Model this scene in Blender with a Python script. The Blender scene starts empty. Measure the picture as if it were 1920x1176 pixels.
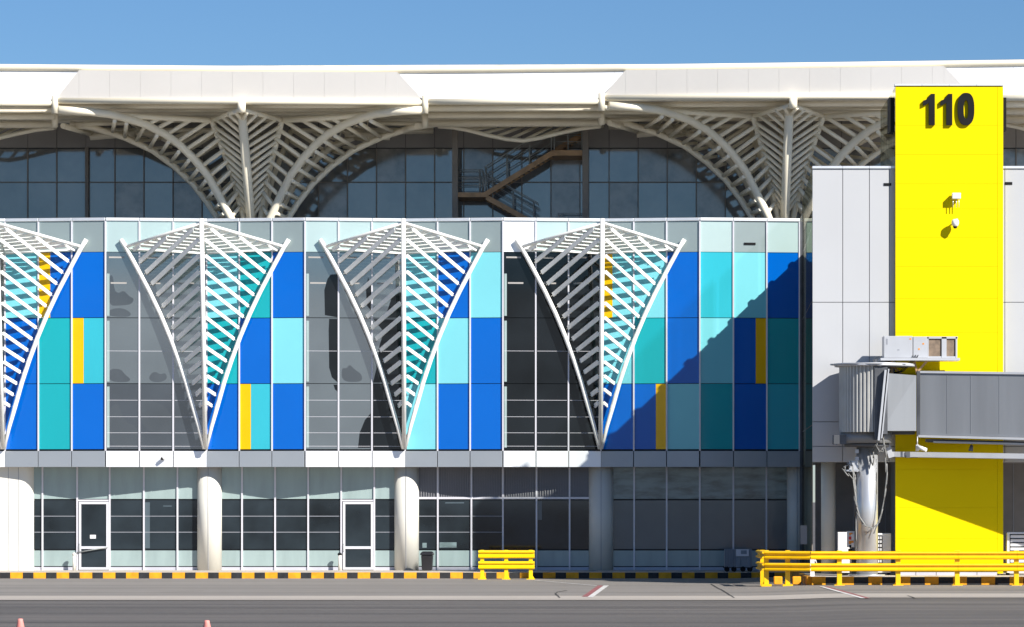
import bpy, math, random
from mathutils import Vector, Matrix
random.seed(7)
R = math.radians
scene = bpy.context.scene
COL = scene.collection

# ------------------------------------------------------------------ camera, sky, sun, exposure
Z0 = 135.0; XV = 1150.0; YH = 930.0; S = 0.02; ZC = 3.02   # survey constants: metres per photo pixel at the facade
cam = bpy.data.cameras.new('camera'); camo = bpy.data.objects.new('camera', cam); COL.objects.link(camo)
camo.location = (0, -Z0, ZC); camo.rotation_euler = (R(90), 0, 0)
cam.sensor_fit = 'HORIZONTAL'; cam.sensor_width = 36; cam.lens = 36 * Z0 / (1920 * S)
cam.shift_x = (960 - XV) / 1920; cam.shift_y = (YH - 588) / 1920
cam.clip_start = 1; cam.clip_end = 6000
scene.camera = camo

AZ = 46.0; EL = 34.9        # sun to the right of and behind the camera
w = bpy.data.worlds.new('World'); scene.world = w; w.use_nodes = True
nt = w.node_tree; nt.nodes.clear()
sky = nt.nodes.new('ShaderNodeTexSky'); sky.sky_type = 'NISHITA'; sky.sun_disc = False
sky.sun_elevation = R(EL); sky.sun_rotation = R(180 - AZ)
sky.altitude = 0; sky.air_density = 1.0; sky.dust_density = 0.0; sky.ozone_density = 10.0
bg = nt.nodes.new('ShaderNodeBackground'); bg.inputs[1].default_value = 0.062
out = nt.nodes.new('ShaderNodeOutputWorld')
nt.links.new(sky.outputs[0], bg.inputs[0]); nt.links.new(bg.outputs[0], out.inputs[0])
sl = bpy.data.lights.new('sun', 'SUN'); sl.energy = 5.0; sl.angle = R(0.5); sl.color = (1, .96, .9)
so = bpy.data.objects.new('sun', sl); COL.objects.link(so); so.location = (60, -60, 60)
sd = Vector((math.sin(R(AZ)) * math.cos(R(EL)), -math.cos(R(AZ)) * math.cos(R(EL)), math.sin(R(EL))))
so.rotation_euler = sd.to_track_quat('Z', 'Y').to_euler()
scene.view_settings.view_transform = 'Standard'; scene.view_settings.look = 'None'
scene.view_settings.exposure = 0.65; scene.view_settings.gamma = 1

# ------------------------------------------------------------------ materials
def mat(name, col, rough=.5, metal=0, spec=.5, var=.06, scale=1.5, bump=0, coat=0, ior=1.5, dirt=None, stretch=(1,1,1), emit=0):
    m = bpy.data.materials.new(name); m.use_nodes = True
    n = m.node_tree.nodes; l = m.node_tree.links; b = n['Principled BSDF']
    b.inputs['Roughness'].default_value = rough; b.inputs['Metallic'].default_value = metal
    b.inputs['IOR'].default_value = ior; b.inputs['Specular IOR Level'].default_value = spec
    b.inputs['Coat Weight'].default_value = coat; b.inputs['Coat Roughness'].default_value = .05
    tc = n.new('ShaderNodeTexCoord'); mp = n.new('ShaderNodeMapping'); mp.inputs['Scale'].default_value = stretch
    l.new(tc.outputs['Object'], mp.inputs[0])
    nz = n.new('ShaderNodeTexNoise'); nz.inputs['Scale'].default_value = scale; nz.inputs['Detail'].default_value = 6
    l.new(mp.outputs[0], nz.inputs['Vector'])
    rp = n.new('ShaderNodeValToRGB')
    d = dirt or [c * (1 - 2 * var) for c in col]
    rp.color_ramp.elements[0].position = .3; rp.color_ramp.elements[1].position = .62
    rp.color_ramp.elements[0].color = (*d, 1); rp.color_ramp.elements[1].color = (*[min(1, c * (1 + var * .5)) for c in col], 1)
    l.new(nz.outputs['Fac'], rp.inputs[0]); l.new(rp.outputs[0], b.inputs['Base Color'])
    if bump:
        bp = n.new('ShaderNodeBump'); bp.inputs['Strength'].default_value = bump; bp.inputs['Distance'].default_value = .05
        l.new(nz.outputs['Fac'], bp.inputs['Height']); l.new(bp.outputs[0], b.inputs['Normal'])
    return m
M = {}
M['cream'] = mat('cream_paint', (.93, .85, .67), .45, var=.05, scale=.8)
M['lattice'] = mat('white_lattice_paint', (.88, .87, .82), .4, var=.04, scale=2)
M['roofwhite'] = mat('white_roof_cladding', (.86, .87, .88), .45, var=.02)
M['rooftilt'] = mat('off_white_roof_cladding', (.84, .81, .765), .5, var=.02, scale=.3)
M['rooftube'] = mat('cream_roof_tube', (.78, .715, .56), .45, var=.03, scale=.5)
M['soffit'] = mat('cream_soffit', (.78, .70, .56), .6, var=.1)
M['ink'] = mat('dark_crack', (.06, .055, .05), .9)
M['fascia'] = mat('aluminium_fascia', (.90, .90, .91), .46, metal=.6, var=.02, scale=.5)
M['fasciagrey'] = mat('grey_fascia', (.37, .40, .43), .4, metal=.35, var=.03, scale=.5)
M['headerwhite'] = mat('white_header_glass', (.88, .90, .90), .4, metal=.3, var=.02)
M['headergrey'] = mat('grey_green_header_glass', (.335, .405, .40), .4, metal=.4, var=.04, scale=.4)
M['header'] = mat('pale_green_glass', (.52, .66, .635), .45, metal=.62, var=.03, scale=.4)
M['cap'] = mat('parapet_cap_metal', (.85, .86, .87), .45, metal=.7, var=.03)
M['mull'] = mat('mullion_metal', (.66, .65, .69), .35, metal=.1, var=.02)
M['deck'] = mat('pale_roof_gravel', (.88, .80, .65), .85, var=.08, scale=2)
M['hill'] = mat('pale_desert_hill', (.37, .43, .46), .9, var=.15, scale=.004)
M['joint'] = mat('dark_joint', (.025, .03, .035), .7)
M['blue'] = mat('blue_glass', (0.0, .115, .50), .10, bump=.25, spec=.35, var=.02, scale=.4)
M['teal'] = mat('teal_glass', (.010, .36, .40), .10, bump=.25, spec=.35, var=.04, scale=.35, stretch=(1, 1, .3))
M['turq'] = mat('turquoise_glass', (.035, .43, .525), .10, bump=.25, spec=.35, var=.03, scale=.35)
M['lcyan'] = mat('light_cyan_glass', (.19, .59, .655), .10, bump=.25, spec=.35, var=.02, scale=.4)
M['amber'] = mat('amber_glass', (.85, .48, 0), .15, spec=.35, var=.02)
M['darkglass'] = mat('dark_window_glass', (.006, .008, .010), .03, var=.3, scale=.6, ior=1.45)
M['gfglass'] = mat('ground_floor_glass', (.020, .029, .036), .04, var=.35, scale=.5, ior=1.55)
M['blind'] = mat('grey_reflective_glass', (.050, .062, .066), .05, var=.12, scale=.7, ior=3.0)
M['blinddark'] = mat('dark_grey_window_film', (.03, .036, .042), .06, var=.2, scale=.6, ior=2.3)  # dark reflections in the window glass, painted as patches
M['blindmid'] = mat('mid_grey_window_film', (.028, .034, .042), .06, var=.2, scale=.6, ior=2.2)  # lower panes coloured darker to imitate a darker reflection
M['hallglass'] = mat('hall_glass', (.19, .195, .195), .05, var=.25, scale=.5, ior=2.3, dirt=(.10, .11, .115))
M['hallglass2'] = mat('hall_glass_dusty', (.26, .255, .24), .12, var=.3, scale=1.6, ior=2.0, dirt=(.10, .11, .11))
M['frit'] = mat('frosted_green_glass', (.31, .395, .385), .25, var=.05, scale=1.2, coat=.3, stretch=(2.5, 1, .5))
M['fritdark'] = mat('stained_frosted_glass', (.17, .23, .235), .2, var=.35, scale=1.6, coat=.4, stretch=(.8, 1, 3))
M['frost'] = mat('grey_filmed_glass', (.085, .115, .135), .15, var=.12, scale=.4, coat=.4)
M['plinth'] = mat('lilac_grey_plinth', (.50, .50, .56), .5, var=.04)
M['column'] = mat('cream_column', (.74, .72, .64), .45, var=.04, scale=.8)
M['doorframe'] = mat('silver_door_frame', (.68, .68, .72), .4, metal=.1, var=.03)
M['louvre'] = mat('grey_louvre', (.23, .23, .245), .5, metal=.1, var=.04)
M['hallband'] = mat('grey_hall_band', (.36, .34, .32), .6, var=.08, scale=.5)
M['stair'] = mat('brown_steel', (.46, .28, .14), .5, var=.15, scale=3)
M['stairgrey'] = mat('grey_steel_rail', (.34, .36, .35), .45, metal=.1, var=.1)
M['stairpost'] = mat('grey_brown_post', (.26, .23, .195), .6, var=.1)
M['grey'] = mat('pale_grey_panel', (.50, .505, .512), .5, metal=.15, var=.02, scale=.25)
M['greyd'] = mat('mid_grey_panel', (.27, .28, .31), .5, var=.05, scale=.4)
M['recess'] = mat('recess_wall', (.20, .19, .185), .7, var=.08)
M['yellow'] = mat('yellow_panel', (.80, .62, 0), .55, spec=.08, var=.015, scale=.3)
M['black'] = mat('black_paint', (.008, .008, .009), .6, spec=.2, var=.2)
M['bridge'] = mat('bridge_grey_metal', (.24, .253, .27), .45, metal=.25, var=.07, scale=.5, stretch=(3, 3, .25))
M['bridgelight'] = mat('bridge_light_metal', (.50, .51, .53), .4, metal=.2, var=.06, scale=.8)
M['bridgedark'] = mat('bridge_dark_metal', (.10, .105, .115), .5, metal=.2, var=.15, scale=2)
M['slats'] = mat('ribbed_curtain', (.48, .475, .45), .4, metal=.2, var=.05, scale=2)
M['steel'] = mat('silver_steel', (.56, .57, .58), .3, metal=.55, var=.06, scale=1)
M['rail'] = mat('yellow_guardrail', (.88, .52, .0), .4, var=.04, scale=3)
M['rail2'] = mat('bright_yellow_guardrail', (.90, .62, .0), .4, var=.03, scale=3)
M['kerby'] = mat('kerb_yellow', (.80, .36, .005), .7, var=.12, scale=4)
M['kerbk'] = mat('kerb_black', (.022, .022, .024), .7, var=.25, scale=5)
M['walk'] = mat('pavement_concrete', (.50, .44, .37), .8, var=.10, scale=.7)
M['white'] = mat('white_plastic', (.78, .78, .77), .4, var=.03)
M['cable'] = mat('grey_cable', (.22, .22, .21), .5)
M['plastic'] = mat('black_plastic', (.015, .015, .018), .4, var=.2)
M['red'] = mat('red_mark', (.6, .02, .02), .5)
M['orange'] = mat('orange_sticker', (.8, .28, .02), .5)
M['coil'] = mat('brown_condenser_coil', (.22, .16, .11), .6, var=.15, scale=8)
M['cone'] = mat('faded_red_cone', (.75, .27, .23), .6, var=.12, scale=6)
M['lwhite'] = mat('line_white', (.62, .60, .57), .7, var=.15, scale=4)
M['lred'] = mat('line_red', (.30, .10, .10), .7, var=.2, scale=4)

def ground_mat(name, c1, c2, c3):
    m = bpy.data.materials.new(name); m.use_nodes = True; n = m.node_tree.nodes; l = m.node_tree.links; b = n['Principled BSDF']
    b.inputs['Roughness'].default_value = .8
    tc = n.new('ShaderNodeTexCoord')
    def noise(sc, st, det=5):
        mp = n.new('ShaderNodeMapping'); mp.inputs['Scale'].default_value = st; l.new(tc.outputs['Object'], mp.inputs[0])
        z = n.new('ShaderNodeTexNoise'); z.inputs['Scale'].default_value = sc; z.inputs['Detail'].default_value = det
        l.new(mp.outputs[0], z.inputs['Vector']); return z
    a = noise(1, (.02, .55, 1)); r1 = n.new('ShaderNodeValToRGB')
    r1.color_ramp.elements[0].position = .35; r1.color_ramp.elements[1].position = .65
    r1.color_ramp.elements[0].color = (*c1, 1); r1.color_ramp.elements[1].color = (*c2, 1); l.new(a.outputs['Fac'], r1.inputs[0])
    d = noise(3, (.15, 1.2, 1), 8); mx = n.new('ShaderNodeMix'); mx.data_type = 'RGBA'; mx.blend_type = 'MULTIPLY'
    mx.inputs[0].default_value = .55
    r2 = n.new('ShaderNodeValToRGB'); r2.color_ramp.elements[0].position = .3; r2.color_ramp.elements[1].position = .7
    r2.color_ramp.elements[0].color = (.62, .62, .62, 1); r2.color_ramp.elements[1].color = (1, 1, 1, 1)
    l.new(d.outputs['Fac'], r2.inputs[0]); l.new(r1.outputs[0], mx.inputs[6]); l.new(r2.outputs[0], mx.inputs[7])
    e = noise(1, (.008, .12, 1), 3); mx2 = n.new('ShaderNodeMix'); mx2.data_type = 'RGBA'
    r3 = n.new('ShaderNodeValToRGB'); r3.color_ramp.elements[0].position = .52; r3.color_ramp.elements[1].position = .66
    r3.color_ramp.elements[0].color = (0, 0, 0, 1); r3.color_ramp.elements[1].color = (.7, .7, .7, 1)
    l.new(e.outputs['Fac'], r3.inputs[0]); l.new(r3.outputs[0], mx2.inputs[0])
    l.new(mx.outputs[2], mx2.inputs[6]); mx2.inputs[7].default_value = (*c3, 1)
    l.new(mx2.outputs[2], b.inputs['Base Color'])
    return m
M['apron'] = ground_mat('dark_apron', (.085, .077, .070), (.155, .139, .125), (.125, .112, .10))
M['road'] = ground_mat('light_asphalt', (.19, .172, .153), (.265, .24, .214), (.285, .256, .226))
M['strip'] = ground_mat('pale_concrete_strip', (.38, .34, .295), (.45, .40, .345), (.42, .375, .325))

def glass_see():
    m = bpy.data.materials.new('clear_side_glass'); m.use_nodes = True; n = m.node_tree.nodes; l = m.node_tree.links
    n.clear(); o = n.new('ShaderNodeOutputMaterial'); t = n.new('ShaderNodeBsdfTransparent'); t.inputs[0].default_value = (.95, .97, .94, 1)
    g = n.new('ShaderNodeBsdfGlossy'); g.inputs['Roughness'].default_value = .04; g.inputs[0].default_value = (.42, .43, .35, 1)
    lw = n.new('ShaderNodeLayerWeight'); lw.inputs[0].default_value = .5; pw = n.new('ShaderNodeMath'); pw.operation = 'POWER'; pw.inputs[1].default_value = 4; l.new(lw.outputs['Facing'], pw.inputs[0])
    f = n.new('ShaderNodeMath'); f.operation = 'MULTIPLY_ADD'; f.inputs[1].default_value = .9; f.inputs[2].default_value = .03; l.new(pw.outputs[0], f.inputs[0]); mx = n.new('ShaderNodeMixShader')
    l.new(f.outputs[0], mx.inputs[0]); l.new(t.outputs[0], mx.inputs[1]); l.new(g.outputs[0], mx.inputs[2]); l.new(mx.outputs[0], o.inputs[0])
    return m
M['sideglass'] = glass_see()

# ------------------------------------------------------------------ helpers
def W(px, py, y=0.0):
    r = (Z0 + y) / Z0
    return Vector(((px - XV) * S * r, y, ZC + (YH - py) * S * r))
def X(px, y=0.0): return (px - XV) * S * (Z0 + y) / Z0
def Zp(py, y=0.0): return ZC + (YH - py) * S * (Z0 + y) / Z0

class MB:
    def __init__(s): s.v = []; s.f = []; s.m = []; s.sm = []; s.cur = 0
    def add(s, vs, fs, smooth=False):
        b = len(s.v); s.v += [tuple(v) for v in vs]
        for f in fs: s.f.append([b + i for i in f]); s.m.append(s.cur); s.sm.append(smooth)
        return s
    def box(s, x0, x1, y0, y1, z0, z1):
        x0, x1 = min(x0, x1), max(x0, x1); y0, y1 = min(y0, y1), max(y0, y1); z0, z1 = min(z0, z1), max(z0, z1)
        vs = [(x, y, z) for z in (z0, z1) for y in (y0, y1) for x in (x0, x1)]
        return s.add(vs, [(0, 2, 3, 1), (4, 5, 7, 6), (0, 1, 5, 4), (2, 6, 7, 3), (0, 4, 6, 2), (1, 3, 7, 5)])
    def prism(s, poly, axis, a, b):   # poly of 2D points extruded along axis
        n = len(poly)
        def mk(p, t): return {'x': (t, p[0], p[1]), 'y': (p[0], t, p[1]), 'z': (p[0], p[1], t)}[axis]
        vs = [mk(p, a) for p in poly] + [mk(p, b) for p in poly]
        fs = [tuple(range(n)), tuple(range(2 * n - 1, n - 1, -1))] + [(i, (i + 1) % n + 0, (i + 1) % n + n, i + n) for i in range(n)]
        return s.add(vs, fs)
    def bar(s, a, b, wd, th, up=(0, 0, 1), tilt=0):   # rectangular bar a->b; wd along u, th along n
        a = Vector(a); b = Vector(b); d = (b - a).normalized(); n = d.cross(Vector(up))
        if n.length < 1e-4: n = d.cross(Vector((1, 0, 0)))
        n.normalize(); u = n.cross(d)
        if tilt: q = Matrix.Rotation(tilt, 3, d); n = q @ n; u = q @ u
        vs = []
        for p in (a, b):
            for i, j in ((-1, -1), (1, -1), (1, 1), (-1, 1)): vs.append(p + u * wd / 2 * i + n * th / 2 * j)
        return s.add(vs, [(0, 3, 2, 1), (4, 5, 6, 7), (0, 1, 5, 4), (1, 2, 6, 5), (2, 3, 7, 6), (3, 0, 4, 7)])
    def tube(s, pts, r, seg=10, caps=True):
        pts = [Vector(p) for p in pts]; rr = r if isinstance(r, (list, tuple)) else [r] * len(pts)
        d0 = (pts[1] - pts[0]).normalized(); ref = Vector((0, 0, 1)) if abs(d0.z) < .9 else Vector((0, 1, 0))
        vs = []; n = len(pts); a = d0.cross(ref).normalized()
        for i, p in enumerate(pts):
            d = (pts[min(i + 1, n - 1)] - pts[max(i - 1, 0)]).normalized()
            a = (a - d * a.dot(d)).normalized(); b = a.cross(d)
            for k in range(seg):
                t = 2 * math.pi * k / seg; vs.append(p + (a * math.cos(t) + b * math.sin(t)) * rr[i])
        fs = [(i * seg + k, i * seg + (k + 1) % seg, (i + 1) * seg + (k + 1) % seg, (i + 1) * seg + k) for i in range(n - 1) for k in range(seg)]
        s.add(vs, fs, True)
        if caps:
            b = len(s.v) - n * seg
            s.f.append([b + k for k in range(seg - 1, -1, -1)]); s.m.append(s.cur); s.sm.append(False)
            s.f.append([b + (n - 1) * seg + k for k in range(seg)]); s.m.append(s.cur); s.sm.append(False)
        return s
    def cyl(s, x, y, z0, z1, r, seg=24, r2=None): return s.tube([(x, y, z0), (x, y, z1)], [r, r if r2 is None else r2], seg)
    def mat(s, i): s.cur = i; return s
    def build(s, name, mats, parent=None):
        me = bpy.data.meshes.new(name); me.from_pydata(s.v, [], s.f)
        for m in (mats if isinstance(mats, (list, tuple)) else [mats]): me.materials.append(M[m])
        me.polygons.foreach_set('material_index', s.m); me.polygons.foreach_set('use_smooth', s.sm)
        bmn = __import__('bmesh'); bm = bmn.new(); bm.from_mesh(me); bmn.ops.recalc_face_normals(bm, faces=bm.faces); bm.to_mesh(me); bm.free()
        o = bpy.data.objects.new(name, me); COL.objects.link(o)
        if parent:
            o.parent = parent
            p = parent; off = Vector((0, 0, 0))
            while p: off += p.location; p = p.parent
            me.transform(Matrix.Translation(-off))
        return o
def thing(name, loc, label, cat, group=None):
    o = bpy.data.objects.new(name, None); COL.objects.link(o); o.location = loc; o.empty_display_size = .3
    tag(o, label, cat, group); return o
def tag(o, label=None, cat=None, group=None, kind=None):
    if label: o['label'] = label
    if cat: o['category'] = cat
    if group: o['group'] = group
    if kind: o['kind'] = kind
    return o
def structure(name, mb, m): return tag(mb.build(name, m), kind='structure')
def bevel(o, wdt=.01, seg=2):
    b = o.modifiers.new('bevel', 'BEVEL'); b.width = wdt; b.segments = seg; b.limit_method = 'ANGLE'; return o
def lerp(a, b, t): return a + (b - a) * t
def poly_at(pts, t):   # t in 0..1 along polyline by length
    pts = [Vector(p) for p in pts]; L = [(pts[i + 1] - pts[i]).length for i in range(len(pts) - 1)]; T = sum(L) * t
    for i, l in enumerate(L):
        if T <= l or i == len(L) - 1: return pts[i].lerp(pts[i + 1], min(1, T / l))
        T -= l

# ------------------------------------------------------------------ ground, pavements, kerbs, markings
def gh(x): t = max(0, min(1, (x - 4.0) / 3.0)); return .07 * t * t * (3 - 2 * t)
def sheet(name, ys, m, dz=0, x0=-900, x1=900):
    xs = [x0, -300, -100, -50, 0, 4, 4.75, 5.5, 6.25, 7, 20, 60, 300, x1]; mb = MB()
    vs = [(x, y, gh(x) + dz) for y in ys for x in xs]; n = len(xs)
    mb.add(vs, [(j * n + i, j * n + i + 1, (j + 1) * n + i + 1, (j + 1) * n + i) for j in range(len(ys) - 1) for i in range(n - 1)])
    return structure(name, mb, m)
sheet('apron', [-900, -200, -31, 1500], 'apron')
sheet('service_road', [-31, -18, -3], 'road', .008)
sheet('concrete_strip', [-31, -26.5], 'strip', .014)
mb = MB(); xs = [-4200 + 140 * i for i in range(61)]; ys = [-800 - 120 * j for j in range(26)]; rr = random.Random(3)
ph = [(rr.uniform(.0008, .006), rr.uniform(.0008, .006), rr.uniform(0, 6), rr.uniform(.2, 1)) for _ in range(14)]
def hz(x, y):
    d = (-y - 800) / 3000; n_ = sum(a * math.sin(u * x + v * y + p) for u, v, p, a in ph) / 5
    return -1 + 225 * d ** .9 * (1 + .22 * n_) if d > 0 else -1
mb.add([(x, y, hz(x, y)) for y in ys for x in xs], [(j * 61 + i, j * 61 + i + 1, (j + 1) * 61 + i + 1, (j + 1) * 61 + i) for j in range(25) for i in range(60)], True)
structure('distant_hills', mb, 'hill')  # unseen hills behind the camera, added for the windows to reflect
YK = -3.6                                    # left kerb face
YKR = -16.0                                  # kerb face on the right
XR = X(1512, YKR)                            # where the right-hand pavement starts
mb = MB(); mb.box(-60, 40, YK + .16, 2.6, -.2, .22); structure('pavement', mb, 'walk')
mb = MB(); mb.box(XR + .2, 40, YKR + .16, YK + .15, -.2, .34); structure('raised_pavement', mb, 'walk')
mb = MB()
x = X(19, YK); step = 43.4 * S * .974
x -= step * 40
k = 0
while x < XR + 6:
    a = 23.5 * S * .974
    mb.mat(0).box(x + .006, x + a, YK, YK + .16, -.1, .225 + .004 * math.sin(k * 3)); mb.mat(1).box(x + a + .006, x + step, YK + .004, YK + .157, -.1, .22)
    x += step; k += 1
structure('striped_kerb', mb, ['kerby', 'kerbk'])
mb = MB(); x = X(1522, YKR); step = 53 * S * .881
for k in range(28):
    a = 26 * S * .881
    mb.mat(0).box(x + .006, x + a, YKR, YKR + .16, -.1, .35); mb.mat(1).box(x + a + .006, x + step, YKR + .004, YKR + .157, -.1, .34)
    x += step
x = XR                                       # return of the kerb running back to the building
y = YKR + .17; k = 0
while y < YK - .2:
    (mb.mat(0) if k % 2 == 0 else mb.mat(1)).box(XR + .03, XR + .19, y + .006, y + .46, -.1, .34); y += .466; k += 1
structure('raised_striped_kerb', mb, ['kerby', 'kerbk'])
def gp(px, py):   # point on the road surface seen at that place
    x = 0
    z = .0
    for _ in range(3):
        r = (ZC - z) / ((py - YH) * S); x = (px - XV) * S * r; z = gh(x)
    return Vector((x, r * Z0 - Z0, z))
def stripe(name, pts, wl, m, dz):
    mb = MB()
    for (a, b) in zip(pts[:-1], pts[1:]):
        A = gp(*a); B = gp(*b); d = Vector((1, 0, 0)) * wl
        mb.add([A + Vector((0, 0, dz)), A + d + Vector((0, 0, dz)), B + d + Vector((0, 0, dz)), B + Vector((0, 0, dz))], [(0, 1, 2, 3)])
    return structure(name, mb, m)
stripe('red_road_marking', [(1091, 1120), (1121, 1099)], .18, 'lred', .02)
stripe('white_road_marking', [(1101, 1121), (1132, 1099)], .17, 'lwhite', .02)
A = gp(1003, 1089); B = gp(1119, 1099)
mb = MB(); mb.add([A + Vector((0, -.35, .02)), A + Vector((0, 0, .02)), B + Vector((0, 0, .02)), B + Vector((0, -.35, .02))], [(0, 1, 2, 3)]); structure('faded_road_marking', mb, 'lwhite')
stripe('white_bay_marking', [(1536, 1101), (1614, 1123)], .14, 'lwhite', .02)
stripe('red_bay_marking', [(1545, 1101), (1623, 1123)], .14, 'lred', .02)

for name, pts in (('pavement_crack', [(1332, 1096), (1345, 1104), (1352, 1107), (1363, 1114), (1375, 1122)]), ('pavement_crack', [(1048, 1122), (1040, 1114), (1044, 1111), (1062, 1108)]),
                  ('pavement_crack', [(300, 1112), (380, 1109), (470, 1109)]), ('pavement_crack', [(1700, 1118), (1716, 1123)])):
    stripe(name, pts, .05, 'ink', .02)
for q0, q1, py, wd in ((-20, 1940, 1141, .10), (-20, 1940, 1152, .07), (-20, 1940, 1168, .12)):
    A = gp(q0, py); mb = MB(); mb.add([(-40, A.y, .006), (40, A.y, .006), (40, A.y + wd, .006), (-40, A.y + wd, .006)], [(0, 1, 2, 3)]); structure('slab_joint', mb, 'ink')

# ------------------------------------------------------------------ terminal building, folded facade
D = .444
VR = [(-360, 0), (-176, 1), (10, 0), (198, 1), (388, 0), (572, 1), (760, 0), (943, 1), (1127, 0), (1312, 1), (1500, 0)]
node = {px: Vector((X(px, -D * r), -D * r, 0)) for px, r in VR}
T = thing('terminal_building', (0, 3, 0), 'long terminal building with folded facade of blue, teal and cyan glass above cream columns', 'building')
# facets: list of (p0, p1, index) split in three panels
facets = []
for i in range(len(VR) - 1):
    a, b = node[VR[i][0]], node[VR[i + 1][0]]; facets.append((a, b, VR[i][0], VR[i + 1][0]))
def fbox(mb, a, b, t0, t1, z0, z1, o0, o1):
    d = (b - a); n = Vector((d.y, -d.x, 0)).normalized()
    p, q = a + d * t0, a + d * t1
    vs = [p + n * o0, q + n * o0, q + n * o1, p + n * o1]
    vs = [(v.x, v.y, z) for z in (z0, z1) for v in vs]
    return mb.add(vs, [(0, 3, 2, 1), (4, 5, 6, 7), (0, 1, 5, 4), (1, 2, 6, 5), (2, 3, 7, 6), (3, 0, 4, 7)])
zc = {k: Zp(k) for k in (410, 414, 416, 420, 474, 597, 720, 843, 846, 876)}
# backing wall
poly = [(v.x, v.y + .06) for v in [node[p] for p, _ in VR]]
mb = MB(); mb.prism(poly + [(X(1500), 6.0), (X(-360), 6.0)], 'z', zc[876] + .03, zc[416]); mb.build('facade_backing', 'joint', T)
K = {'B': 'blue', 'T': 'teal', 'Q': 'turq', 'L': 'lcyan', 'Y': 'amber'}
grid = {  # per coloured facet: three rows of three; 'YxB' = amber strip then colour; 'BxY' = colour then strip
    -360: ['B L B', 'T B B', 'B Q B'],
    10: ['L YB B', 'B T YQ', 'B T B'],
    388: ['L T B', 'T B L', 'B YQ B'],
    760: ['L B L', 'T L B', 'L B B'],
    1127: ['YL L B', 'L T B', 'B BY L'],
    1312: ['Q L B', 'L BY T', 'T B Q'],
}
rows = [(474, 597), (597, 720), (720, 843)]
pale_reflect = {-176: 'blind', 198: 'blind', 572: 'blind', 943: None}  # glass toned per window group to imitate its reflection, the last one dark
g = .006; ins = .014
for a, b, pa, pb in facets:
    Lf = (b - a).length
    for c in range(3):
        t0, t1 = c / 3, (c + 1) / 3; e = ins / Lf
        mb = MB(); fbox(mb, a, b, t0 + e, t1 - e, zc[420] + .0, zc[414] - .0, -.02, .0)
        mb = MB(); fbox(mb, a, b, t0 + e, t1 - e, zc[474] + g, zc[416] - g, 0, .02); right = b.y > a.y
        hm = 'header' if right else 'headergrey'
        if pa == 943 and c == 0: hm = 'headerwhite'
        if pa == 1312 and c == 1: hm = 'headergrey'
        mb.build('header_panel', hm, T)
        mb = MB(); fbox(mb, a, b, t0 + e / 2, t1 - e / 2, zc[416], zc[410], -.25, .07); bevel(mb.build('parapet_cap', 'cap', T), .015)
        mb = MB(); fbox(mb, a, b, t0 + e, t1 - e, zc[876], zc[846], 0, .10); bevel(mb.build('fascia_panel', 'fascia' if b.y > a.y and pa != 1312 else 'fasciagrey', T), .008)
        for ri, (r0, r1) in enumerate(rows):
            z1, z0 = Zp(r0) - g * 2, Zp(r1) + g * 2
            if ri == 2: z0 = zc[843] + .01
            if pa in grid:
                code = grid[pa][ri].split()[c]
                if len(code) == 1:
                    mb = MB(); fbox(mb, a, b, t0 + e, t1 - e, z0, z1, 0, .02); mb.build('colour_panel', K[code], T)
                else:
                    f = .35 if code[0] == 'Y' else .67; tm = lerp(t0, t1, f)
                    mb = MB(); fbox(mb, a, b, t0 + e, tm, z0, z1, 0, .02); mb.build('colour_panel', K[code[0]], T)
                    mb = MB(); fbox(mb, a, b, tm, t1 - e, z0, z1, 0, .0203); mb.build('colour_panel', K[code[1]], T)
            else:
                mm = 'darkglass'
                if pale_reflect.get(pa): mm = 'blind'
                if pa == 198 and ri == 2: mm = 'blindmid'  # bottom row painted for the darker reflection there
                if pa == 572 and ri == 2 and c == 2: mm = 'darkglass'  # whole pane painted dark as part of the reflected shape
                mb = MB(); fbox(mb, a, b, t0 + e, t1 - e, z0, z1, 0, .02); wp = mb.build('window_pane', mm, T)
                # guard rails and ceiling light strips seen through the glass
                RL = []
                for py in ([751, 782, 812, 837] if ri == 2 else ([659] if ri == 1 else [])):
                    mb = MB(); fbox(mb, a, b, t0 + e + .01, t1 - e - .01, Zp(py) - .006, Zp(py) + .006, .0205, .024); RL.append(mb)
                if ri == 0:
                    for py, u0, u1 in ((484, .1, .55), (532, .15, .62)):
                        mb = MB(); fbox(mb, a, b, lerp(t0, t1, u0), lerp(t0, t1, u1), Zp(py) - .03, Zp(py) + .03, .0205, .023); RL.append(mb)
                if c == 0:
                    mb = MB(); fbox(mb, a, b, t0 + e * 1.5 + .008, t0 + e * 1.5 + .033, z0 + .06, z1 - (.8 if ri == 0 else .1), .0205, .023); mb.build('curtain_edge', 'frit', wp)
                for mb in RL: mb.build('guard_rail' if ri else 'ceiling_light', 'hallband' if ri == 0 else 'mull', wp)
# vertical mullions on every panel line
for a, b, pa, pb in facets:
    Lf = (b - a).length
    for c in range(3):
        t = c / 3; hw = .028 / Lf
        mb = MB()
        p = a + (b - a) * t; d = (b - a).normalized(); n = Vector((d.y, -d.x, 0))
        q = p + n * .035 + (Vector((0, -.006, 0)) if c == 0 else Vector((0, 0, 0)))
        mb.box(q.x - .028, q.x + .028, q.y - .035, q.y + .04, zc[846] + .005, zc[416] - .01); mb.build('mullion', 'mull', T)
mb = MB()
e = node[1500]; mb.box(e.x - .05, e.x, e.y - .06, e.y + .05, zc[846], zc[416]); mb.build('mullion', 'mull', T)
mb = MB(); mb.box(e.x + .005, e.x + .13, e.y - .02, e.y + .3, .25, zc[416]); mb.build('end_post', 'bridgedark', T)
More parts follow.
